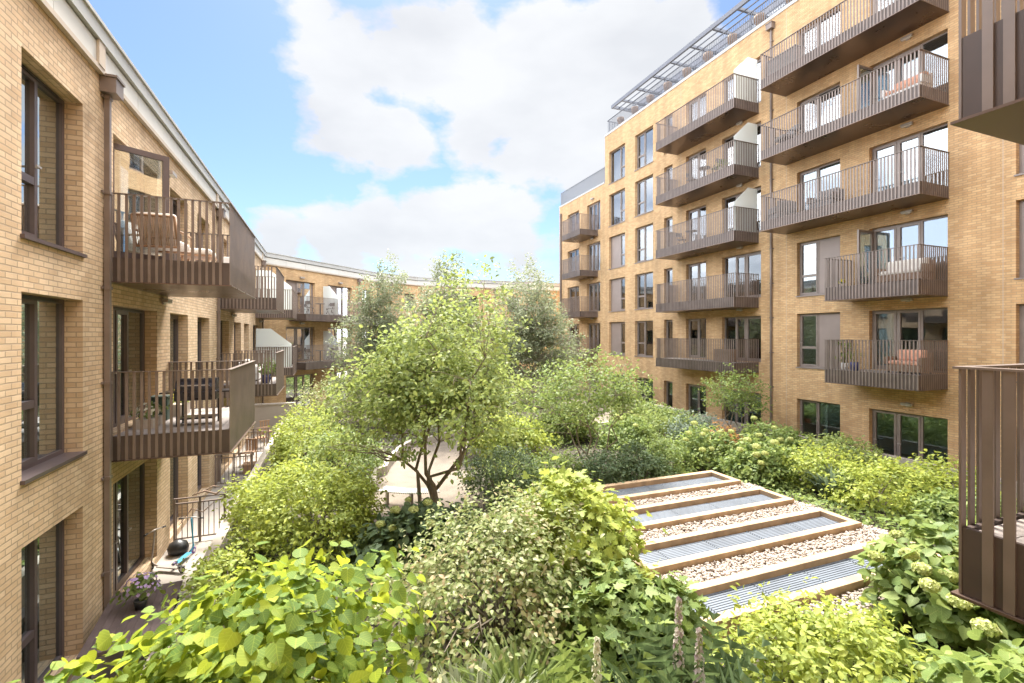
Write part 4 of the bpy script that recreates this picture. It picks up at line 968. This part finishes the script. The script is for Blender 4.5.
strappy('acanthus_plant', 'plant', 'jagged-leaved plant with one cream spike in front of the darker lobed-leaf shrub', (2.55, 4.2, .45), 46, .95, 'lf_mid', 'frond', .4, spikes=[(.1, .1, 1.25, 'fl_cream')], wide=.8)
for x, y, lm, lb in [(1.35, 4.55, 'lf_grey', 'fine strap-leaved tuft beside the heart-leaved shrub'), (1.9, 3.7, 'lf_yel', 'yellowish strap-leaved tuft at the bottom edge'), (2.0, 4.85, 'lf_mid', 'green strap-leaved tuft below the mottled shrub'), (.95, 3.9, 'lf_mid', 'green strap-leaved tuft at the right foot of the heart-leaved shrub'), (2.95, 3.4, 'lf_yel', 'strap-leaved tuft left of the dark jagged plant'), (13.0, 8.9, 'lf_blue', 'blue-green grass tuft among the right border shrubs'), (15.4, 17.2, 'lf_fresh', 'bright grass tuft under the tower windows'), (4.9, 13.1, 'lf_fresh', 'fern-like tuft behind the middle tree')]:
    strappy('grass_tuft', 'plant', lb, (x, y, .45), 260, .75, lm, 'strap', .34, 'strap-leaved tufts', wide=.8, lean=1.1)
# ground cover between the plants
rg = np.random.default_rng(77); n = 60000
gx = rg.uniform(-1.95, 17.2, n); gy = np.where(rg.random(n) < .5, rg.uniform(1.0, 12, n), rg.uniform(1, 36, n))
pa = np.array(pp); keep = np.ones(n, bool)
for i, q in enumerate(pa): keep &= (gx - q[0]) ** 2 + (gy - q[1]) ** 2 > (wd[i] / 2 + .1) ** 2
keep &= ~((gx > 4.4) & (gx < 11.4) & (gy > 4.45) & (gy < 11.25))
keep &= ~((gy > 31) & (gx < 4.0)) & ~((gy > 28.2) & (gx < -.5 + (gy - 28.2)))
gx, gy = gx[keep], gy[keep]; n = len(gx)
hn = .5 + .5 * np.sin(gx * 1.7 + np.sin(gy * 1.3) * 1.5) * np.sin(gy * 1.9 + 1)
P = np.stack([gx, gy, .46 + rg.random(n) * .30 * hn], 1); Nn = unit(np.array([0, 0, 1.0]) + rg.normal(0, .45, (n, 3))); Dd = unit(np.cross(Nn, rg.normal(0, 1, (n, 3))))
tag(leaf_mesh(rg, 'ground_cover', P, Nn, Dd, 'simple', .11, M['lf_mid'], None, None), None, None, None, 'stuff')

# ------------------------------------------------------------------ furniture and small things
def kick_scooter(loc, rz, m1, label):
    o = empty('kick_scooter', loc, label, 'scooter', 'kick scooters on the left patio', rz); ORG[o.name] = Vector((0, 0, 0))
    MB().box(-.30, .20, -.055, .055, .075, .10).build('deck', M[m1], o, bevel=.01)
    MB().tube([(.20, 0, .088), (.30, 0, .12), (.36, 0, .20)], .02, 8).tube([(.36, 0, .06), (.335, 0, .30), (.27, 0, .82)], .017, 8).build('steering_column', M[m1], o, smooth=True)
    MB().tube([(.27, -.2, .82), (.262, 0, .845), (.27, .2, .82)], .013, 8).build('handlebar', M['lamp'], o, smooth=True)
    for y in (-.17, .17): MB().tube([(.27, y * 1.0, .823), (.272, y * 1.5, .815)], .018, 8).build('grip', M['black'], o, smooth=True)
    for x in (.37, -.36):
        w = MB(); pr = []
        for k in range(17): a = 2 * math.pi * k / 16; pr.append((x + .058 * math.cos(a), 0, .062 + .058 * math.sin(a)))
        w.tube(pr, .017, 8, caps=False); wo = w.build('wheel', M['purple'] if m1 == 'blue' else M['black'], o, smooth=True)
        MB().tube([(x, -.018, .062), (x, .018, .062)], .035, 10).build('hub', M['white'], wo)
    MB().box(-.42, -.28, -.03, .03, .115, .13).build('rear_guard', M['black'], o)
    return o
kick_scooter((-2.86, 12.15, .004), R(75), 'blue', 'bright blue kick scooter standing nearest the patio fence')
kick_scooter((-3.08, 11.75, .004), R(150), 'lamp', 'grey kick scooter with dark wheels leaning by the glazed door')
bg_ = MB(); bg_.lathe([(.10, 0), (.19, .04), (.21, .14), (.17, .24), (.06, .30), (.02, .31)], (-3.08, 12.6, .004), 12); ob = bg_.build('bag', M['black'], None, smooth=True); tag(ob, 'slumped black bag on the patio beside the scooters', 'bag')
# patio table
t0 = empty('patio_table', (-2.62, 8.6, 0), 'dark stained slatted table on the left patio', 'table', None, R(6)); ORG[t0.name] = Vector((0, 0, 0))
tt = MB()
for k in range(9): tt.box(-.46 + k * .102, -.46 + k * .102 + .098, -.85, .85, .72, .75)
tt.build('tabletop', M['dkwood'], t0)
MB().box(-.42, .42, -.78, .78, .65, .718).build('apron', M['dkwood'], t0)
for x in (-.38, .38):
    for y in (-.74, .74): MB().box(x - .035, x + .035, y - .035, y + .035, 0, .649).build('leg', M['dkwood'], t0)
b0 = empty('patio_bench', (-3.0, 9.95, 0), 'low dark slatted bench behind the table, against the wall', 'bench'); ORG[b0.name] = Vector((0, 0, 0))
bm_ = MB()
for k in range(4): bm_.box(-.2 + k * .1, -.2 + k * .1 + .094, -.42, .42, .41, .44)
bm_.build('seat', M['dkwood'], b0)
for y in (-.34, .34): MB().box(-.18, .18, y - .03, y + .03, 0, .409).build('leg', M['dkwood'], b0)
def potted(loc, pot_m, r, h, label, kind='simple', lm='lf_mid', n=90, rad=.2, fl=None, cat='potted plant', group=None, square=False, tall=1.0, size=.07):
    SEED[0] += 1; rg = np.random.default_rng(SEED[0]); o = empty('potted_plant', loc, label, cat, group)
    p = MB()
    if square: p.box(loc[0] - r, loc[0] + r, loc[1] - r * 1.8, loc[1] + r * 1.8, loc[2], loc[2] + h)
    else: p.lathe([(r * .7, 0), (r * .95, h * .6), (r, h), (r * .88, h), (r * .84, h * .86), (.01, h * .85)], loc, 14)
    p.build('pot', M[pot_m], o, smooth=not square)
    c = (loc[0], loc[1], loc[2] + h + rad * tall * .6)
    C, P, Nn, Dd = crown(rg, c, (rad, rad * (1.6 if square else 1), rad * tall), max(8, n // 8), 8, rad * .22, .4, .5, .6, .5, -.7)
    leaf_mesh(rg, 'foliage', P, Nn, Dd, kind, size, M[lm], o, loc)
    st = MB()
    for q in C[:6]: st.tube([(loc[0], loc[1], loc[2] + h * .8), tuple(q)], [.008, .004], 5)
    st.build('stem', M['stem'], o)
    if fl:
        u = unit(rg.normal(0, 1, (60, 3))); u[:, 2] = abs(u[:, 2]); P2 = np.array(c) + u * np.array([rad, rad * (1.6 if square else 1), rad * tall]) * 1.02
        D2 = unit(np.cross(u, rg.normal(0, 1, u.shape))); leaf_mesh(rg, 'blossom', P2, u, D2, 'tiny', .06, M[fl], o, loc, wide=1.6)
    return o
potted((-2.62, 8.75, .751), 'black', .09, .13, 'black pot of lupin-like leaves on the dark patio table', n=110, rad=.24, fl='fl_pink', size=.10)
potted((-2.95, 12.15, 3.181), 'stone', .14, .24, 'square planter of yellow flowers by the balcony wall', lm='lf_fresh', fl='fl_yellow', square=True, rad=.2, n=160)
potted((-3.1, 10.75, 3.181), 'stone', .15, .17, 'long grey planter of white flowers beside the balcony door', lm='lf_mid', fl='fl_cream', square=True, rad=.18, n=150)
potted((-2.0, 18.9, 3.181), 'navy', .15, .30, 'navy glazed pot with a leafy plant at the near corner of the second balcony', n=120, rad=.2, size=.08)
potted((-2.0, 19.4, 3.181), 'navy', .14, .28, 'navy glazed pot beside a taller leafy plant, behind the first navy pot', n=160, rad=.28, tall=1.6, size=.09)
# dark bin on the balcony
bn = empty('storage_bin', (-3.12, 11.55, 3.181), 'dark green lidded bin at the balcony wall', 'bin')
MB().prism([(-3.27, 11.38), (-2.97, 11.38), (-2.97, 11.72), (-3.27, 11.72)], 3.181, 3.62).build('body', M['dkgreen'], bn, bevel=.02); MB().box(-3.285, -2.955, 11.365, 11.735, 3.622, 3.67).build('lid', M['dkgreen'], bn, bevel=.012)
# barbecue
bq = empty('barbecue', (-2.3, 10.75, 3.181), 'black wheeled gas barbecue with closed lid on the balcony', 'barbecue'); ORG[bq.name] = Vector((0, 0, 0))
hd_ = MB(); n_ = 10; prof = [(.24 * math.cos(math.pi * k / n_), .66 + .23 * math.sin(math.pi * k / n_)) for k in range(n_ + 1)]
i_ = len(hd_.v); hd_.v += [(-.33, y, z) for y, z in prof] + [(.33, y, z) for y, z in prof]; k_ = len(prof)
hd_.f += [tuple(range(i_, i_ + k_))[::-1], tuple(range(i_ + k_, i_ + 2 * k_))] + [(i_ + a, i_ + (a + 1) % k_, i_ + k_ + (a + 1) % k_, i_ + k_ + a) for a in range(k_)]; hd_.uv += [(0, 0)] * (2 * k_ + 4 * k_)
hd_.build('lid', M['grill'], bq); MB().box(-.34, .34, -.25, .25, .48, .655).build('firebox', M['grill'], bq, bevel=.015)
MB().tube([(-.22, -.25, .76), (-.22, -.29, .77), (.22, -.29, .77), (.22, -.25, .76)], .012, 8).build('handle', M['lamp'], bq)
for sx in (-1, 1):
    MB().box(sx * .36, sx * .58, -.2, .2, .62, .645).build('side_shelf', M['grill'], bq)
    for y in (-.2, .2): MB().tube([(sx * .3, y, .479), (sx * .3, y, 0)], .018, 8).build('leg', M['grill'], bq)
MB().box(-.3, .3, -.2, .2, .12, .15).build('bottom_shelf', M['grill'], bq)
# armchairs
def armchair(loc, rz, frame, cush, label, w=.68, group=None, back='rope'):
    o = empty('armchair', loc, label, 'armchair', group, rz); ORG[o.name] = Vector((0, 0, 0))
    f = MB()
    for sx in (-1, 1):
        x = sx * w / 2
        f.tube([(x, .32, 0), (x, .30, .30), (x, .28, .55)], .02, 7).tube([(x, -.34, 0), (x, -.30, .3), (x * .94, -.44, .80)], .022, 7).tube([(x, .30, .55), (x, -.1, .57), (x * .97, -.36, .56)], .022, 7)
    f.tube([(-w / 2 * .94, -.44, .8), (w / 2 * .94, -.44, .8)], .022, 7).tube([(-w / 2, .3, .28), (w / 2, .3, .28)], .02, 7).tube([(-w / 2, -.3, .28), (w / 2, -.3, .28)], .02, 7)
    f.build('frame', M[frame], o, smooth=True)
    r_ = MB(); n = 22
    for k in range(n): x = -w / 2 * .9 + w * .9 * k / (n - 1); r_.tube([(x, -.305, .29), (x * .97, -.435, .79)], .0085, 5)
    r_.build('back_webbing', M['rope'], o, smooth=True)
    MB().box(-w / 2 + .03, w / 2 - .03, -.26, .32, .30, .44).build('seat_cushion', M[cush], o, bevel=.045)
    c_ = MB(); F_ = [(-.27, .445), (-.14, .445), (-.27, .86), (-.40, .86)]
    i0 = len(c_.v); c_.v += [(sx * (w / 2 - .04), y, z) for sx in (-1, 1) for y, z in F_]; c_.f += [(0, 1, 2, 3), (7, 6, 5, 4)] + [(a, 4 + a, 4 + (a + 1) % 4, (a + 1) % 4) for a in range(4)]; c_.uv += [(0, 0)] * 24
    c_.build('back_cushion', M[cush], o, bevel=.035)
    return o
armchair((-2.76, 10.42, 6.191), R(-6), 'chairwood', 'cream', 'rope-backed wooden armchair with cream cushions seen from behind on the top balcony')
def footstool(loc, label, m1='chairwood', m2='cream'):
    o = empty('footstool', loc, label, 'footstool'); ORG[o.name] = Vector((0, 0, 0))
    for x in (-.22, .22):
        for y in (-.22, .22): MB().tube([(x, y, 0), (x, y, .28)], .02, 6).build('leg', M[m1], o)
    MB().box(-.28, .28, -.28, .28, .26, .30).build('frame', M[m1], o); MB().box(-.27, .27, -.27, .27, .302, .42).build('cushion', M[m2], o, bevel=.04)
footstool((-2.4, 11.2, 6.191), 'cream cushioned footstool in front of the rope-backed armchair')
wb = empty('box_planter', (-1.9, 12.4, 6.191), 'plain pale box planter at the front rail of the top balcony', 'planter'); p_ = MB(); p_.box(-2.1, -1.72, 12.0, 12.8, 6.192, 6.62); p_.build('box', M['white'], wb, bevel=.01); MB().box(-2.07, -1.75, 12.03, 12.77, 6.622, 6.625).build('soil', M['soil'], wb)
def sofa(loc, rz, w, m1, m2, label, group=None, cat='sofa'):
    o = empty('outdoor_sofa', loc, label, cat, group, rz); ORG[o.name] = Vector((0, 0, 0))
    MB().box(-w / 2, w / 2, -.36, .36, .06, .28).build('base', M[m1], o, bevel=.015)
    MB().box(-w / 2, w / 2, -.36, -.24, .282, .70).build('backrest', M[m1], o, bevel=.02)
    for sx in (-1, 1): MB().box(sx * w / 2 - .05, sx * w / 2 + .05, -.235, .36, .282, .54).build('armrest', M[m1], o, bevel=.02)
    MB().box(-w / 2 + .06, w / 2 - .06, -.22, .35, .284, .42).build('seat_cushion', M[m2], o, bevel=.04)
    MB().box(-w / 2 + .07, w / 2 - .07, -.235, -.08, .422, .78).build('back_cushion', M[m2], o, bevel=.05)
    for x in (-w / 2 + .06, w / 2 - .06):
        for y in (-.3, .3): MB().box(x - .02, x + .02, y - .02, y + .02, 0, .06).build('leg', M['black'], o)
    return o
sofa((-2.7, 20.5, 3.181), R(-90), 1.3, 'white', 'cream', 'white cushioned sofa on the second balcony behind the navy pots')
# right tower balconies: X 17.15 (front) to 18.65 (wall)
sofa((17.95, 9.75, 3.632), R(90), 1.0, 'brownwick', 'peach', 'peach cushioned wicker seat on the lowest big-window balcony of the tower')
potted((17.5, 11.2, 3.632), 'navy', .16, .30, 'dark pot with a wispy plant in the middle of the lowest tower balcony', lm='lf_fresh', n=70, rad=.22, tall=2.0, size=.13, kind='strap')
potted((17.8, 11.75, 3.632), 'white', .13, .24, 'white pot with a tall green plant at the far end of the lowest tower balcony', lm='lf_fresh', n=110, rad=.24, tall=2.2, size=.12)
sofa((17.9, 9.85, 6.632), R(90), 1.35, 'brownwick', 'cream', 'wicker daybed with cream cushions on the balcony with the open door')
potted((17.6, 11.7, 6.632), 'stone', .09, .14, 'small pot with a sprig at the far end of the open door balcony', n=40, rad=.1, fl='fl_yellow')
sofa((17.75, 12.4, 9.682), R(90), .9, 'grey', 'grey', 'grey wicker chair in the middle of the lowest long balcony', 'grey wicker seats on the long balconies')
sofa((17.75, 14.25, 9.682), R(-20), .8, 'grey', 'grey', 'grey wicker chair at the far end of the lowest long balcony', 'grey wicker seats on the long balconies')
armchair((17.75, 14.1, 12.682), R(70), 'black', 'grey', 'dark framed armchair at the far end of the middle long balcony')
sofa((17.95, 9.8, 12.682), R(90), 1.1, 'white', 'peach', 'white seat with orange cushions by the open leaf of the middle long balcony')
def chest(loc, sx, sy, h, m, label):
    o = empty('storage_chest', loc, label, 'storage chest'); x, y, z = loc
    MB().box(x - sx / 2, x + sx / 2, y - sy / 2, y + sy / 2, z + .001, z + h - .06).build('body', M[m], o, bevel=.015); MB().box(x - sx / 2 - .015, x + sx / 2 + .015, y - sy / 2 - .015, y + sy / 2 + .015, z + h - .058, z + h).build('lid', M[m], o, bevel=.01)
chest((17.55, 13.95, 15.68), .55, 1.3, .72, 'grey', 'big grey wicker chest on the top long balcony of the tower')
chest((17.75, 17.3, 3.62), .5, .9, .6, 'brownwick', 'brown chest before the glazed doors of the lowest middle balcony')
def bistro(loc, label, lc, k=2):
    o = empty('bistro_table', loc, label, 'table'); ORG[o.name] = Vector((0, 0, 0))
    MB().lathe([(.30, .70), (.31, .715), (.30, .73), (.01, .73)], n=18).build('tabletop', M['grey'], o); MB().tube([(0, 0, .7), (0, 0, .02)], .022, 8).build('pedestal', M['black'], o); MB().lathe([(.2, 0), (.2, .02), (.02, .035)], n=14).build('foot', M['black'], o)
    for i, (dx, dy, rz, lb) in enumerate(lc):
        c = empty('folding_chair', (loc[0] + dx, loc[1] + dy, loc[2]), lb, 'chair', 'folding chairs on the balconies', rz); ORG[c.name] = Vector((0, 0, 0))
        MB().box(-.19, .19, -.19, .19, .43, .455).build('seat', M['grey'], c); MB().box(-.19, .19, -.21, -.19, .62, .84).build('backrest', M['grey'], c)
        for sx in (-.18, .18): MB().tube([(sx, .18, 0), (sx, -.2, .86)], .012, 6).tube([(sx, -.2, 0), (sx, .17, .44)], .012, 6).build('leg', M['black'], c)
bistro((17.8, 18.7, 12.62), 'small grey table on the fourth-floor middle balcony', [(.1, 1.0, R(180), 'grey folding chair at the far side of the fourth-floor table'), (0, -.8, 0, 'grey folding chair at the near side of the fourth-floor table')])
bistro((17.8, 19.6, 9.62), 'small grey table on the third-floor middle balcony', [(.1, .9, R(180), 'grey folding chair beyond the third-floor table')])
bistro((-.35, 32.9, 6.195), 'small dark table on the upper far wing balcony', [(-.6, -.5, R(-40), 'dark chair left of the upper far wing table'), (.6, .6, R(140), 'dark chair right of the upper far wing table')])
bistro((-.35, 32.9, 3.185), 'small dark table on the lower far wing balcony', [(-.6, -.5, R(-40), 'dark chair left of the lower far wing table'), (.6, .6, R(140), 'dark chair right of the lower far wing table')])
potted((17.6, 17.4, 12.62), 'stone', .14, .3, 'leafy pot plant near the frosted screen on the fourth floor', n=130, rad=.28, lm='lf_fresh', size=.1)
potted((17.45, 32.2, 3.62), 'red', .16, .3, 'red pot with leaves on the lowest end block balcony', n=90, rad=.2)
potted((17.45, 30.9, 3.62), 'red', .15, .28, 'red pot under a large green plant on the lowest end block balcony', n=150, rad=.42, tall=1.4, size=.14)
potted((17.38, 15.1, .925), 'terra', .17, .2, 'round terracotta pot on the planter wall by the small tree', n=60, rad=.18)
potted((18.3, 19.9, .10), 'red', .2, .5, 'red pot standing before the ground floor window beyond the tree', n=50, rad=.18)
# bicycle behind the planter wall
bk = empty('bicycle', (18.15, 11.9, .004), 'dark bicycle leaning behind the planter wall, handlebars showing', 'bicycle', None, R(92)); ORG[bk.name] = Vector((0, 0, 0))
fr_ = MB(); fr_.tube([(-.52, 0, .34), (-.10, 0, .30), (.32, 0, .72)], .016, 7).tube([(-.10, 0, .30), (-.24, 0, .92)], .015, 7).tube([(-.22, 0, .80), (.34, 0, .80)], .016, 7).tube([(-.52, 0, .34), (-.22, 0, .80)], .011, 7).tube([(.36, 0, .95), (.33, 0, .72), (.52, 0, .34)], .014, 7); fr_.build('frame', M['black'], bk, smooth=True)
MB().tube([(.28, -.28, 1.0), (.38, -.24, 1.0), (.38, 0, .97), (.38, .24, 1.0), (.28, .28, 1.0)], .013, 7).build('handlebar', M['black'], bk, smooth=True)
MB().box(-.38, -.12, -.07, .07, .92, .97).build('saddle', M['black'], bk, bevel=.02)
for x in (-.52, .52):
    w = MB(); w.tube([(x + .33 * math.cos(2 * math.pi * k / 24), 0, .34 + .33 * math.sin(2 * math.pi * k / 24)) for k in range(25)], .02, 7, caps=False); wo = w.build('wheel', M['black'], bk, smooth=True)
    sp = MB()
    for k in range(10): sp.tube([(x, 0, .34), (x + .32 * math.cos(2 * math.pi * k / 10), 0, .34 + .32 * math.sin(2 * math.pi * k / 10))], .002, 4)
    sp.build('spokes', M['lamp'], wo)
# patio rail fences between the left patios
def patio_fence(y, x0, x1, label):
    o = empty('patio_fence', (x0, y, 0), label, 'fence', 'rail fences dividing the left patios'); r_ = MB()
    r_.box(x0, x1, y - .02, y + .02, .92, .95); r_.box(x0, x1, y - .02, y + .02, 1.04, 1.065); r_.box(x0, x1, y - .015, y + .015, .10, .13); x = x0 + .06
    while x < x1 - .03: r_.box(x - .008, x + .008, y - .008, y + .008, .131, .919); x += .108
    r_.build('railing', M['metal'], o)
    for x in (x0 + .02, (x0 + x1) / 2, x1 - .02): MB().box(x - .022, x + .022, y - .024, y + .024, .004, 1.04).build('post', M['metal'], o)
patio_fence(13.2, -3.32, -2.26, 'brown rail fence across the patio behind the scooters, a branch laid over it')
patio_fence(17.6, -3.32, -2.24, 'brown rail fence in the middle of the row of left patios')
patio_fence(21.9, -3.32, -2.2, 'farthest brown rail fence of the left patios, near the dividing wall')
dw = MB(); dw.tube([(-2.95, 13.2, 1.10), (-2.7, 13.25, 1.16), (-2.45, 13.15, 1.09), (-2.3, 13.3, 1.2), (-2.25, 13.1, 1.08)], [.012, .022, .026, .018, .008], 7).tube([(-2.7, 13.25, 1.16), (-2.55, 13.35, 1.24), (-2.4, 13.3, 1.21)], [.015, .012, .006], 6)
dw.tube([(-3.2, 13.14, .45), (-2.95, 13.14, .8), (-2.72, 13.14, .7), (-2.5, 13.14, .9)], [.008, .016, .015, .008], 6); tag(dw.build('driftwood_branch', M['oakweather'], None, smooth=True), 'twisted dead branch laid over the nearest patio fence', 'branch')
def wood_chair(loc, rz, label):
    c = empty('garden_chair', loc, label, 'chair', 'wooden chairs on the far left patios', rz); ORG[c.name] = Vector((0, 0, 0))
    MB().box(-.22, .22, -.22, .22, .42, .45).build('seat', M['chairwood'], c); q = MB()
    for k in range(4): q.box(-.2 + k * .11, -.14 + k * .11, -.235, -.215, .452, .86)
    q.box(-.22, .22, -.24, -.21, .861, .91); q.build('backrest', M['chairwood'], c)
    for x in (-.2, .2):
        for y in (-.2, .2): MB().box(x - .018, x + .018, y - .018, y + .018, 0, .419).build('leg', M['chairwood'], c)
wood_chair((-2.75, 20.4, .004), R(160), 'teak chair on the patio before the farthest rail fence')
wood_chair((-2.65, 23.2, .004), R(20), 'teak chair just beyond the farthest rail fence')
wood_chair((-2.6, 24.6, .004), R(200), 'teak chair nearest the pinkish dividing wall')
chest((-2.55, 19.1, .004), .34, .4, .34, 'chairwood', 'small wooden box standing on the left patio')
# white slatted bench on the path
sb = empty('slatted_bench', (2.1, 12.5, .455), 'white slatted curved bench on the pale path beside the tree', 'bench'); sm_ = MB(); n_ = 30
for k in range(n_):
    t_ = k / (n_ - 1); x = 1.40 + 1.35 * t_; y = 12.95 - .62 * t_ - .16 * math.sin(math.pi * t_); a = math.atan2(-.62 - .5 * math.cos(math.pi * t_), 1.35)
    Fb = Fr(x, y, math.cos(a), math.sin(a), -math.sin(a), math.cos(a)); sm_.box(-.016, .016, -.2, .2, .80, .83, Fb)
sm_.build('seat', M['white'], sb); lg = MB()
for t_ in (.08, .5, .92):
    x = 1.40 + 1.35 * t_; y = 12.95 - .62 * t_ - .16 * math.sin(math.pi * t_); MB().box(x - .03, x + .03, y - .15, y + .15, .456, .798).build('leg', M['lamp'], sb)
# round planters on the terrace rail
first = planter_pot(); ys = [27.9 - 1.62 * k for k in range(12)]
names = ['farthest', 'second farthest', 'third farthest', 'fourth farthest', 'fifth farthest', 'sixth farthest', 'seventh farthest', 'eighth farthest', 'ninth farthest', 'tenth farthest', 'eleventh farthest', 'nearest visible']
for k, y in enumerate(ys):
    o = first if k == 0 else copy_tree(first)
    o.location = (18.45 + .66, y, 20.02); o['label'] = names[k] + ' round wicker planter hung inside the roof terrace railing'; o['group'] = 'round planters along the roof terrace railing'
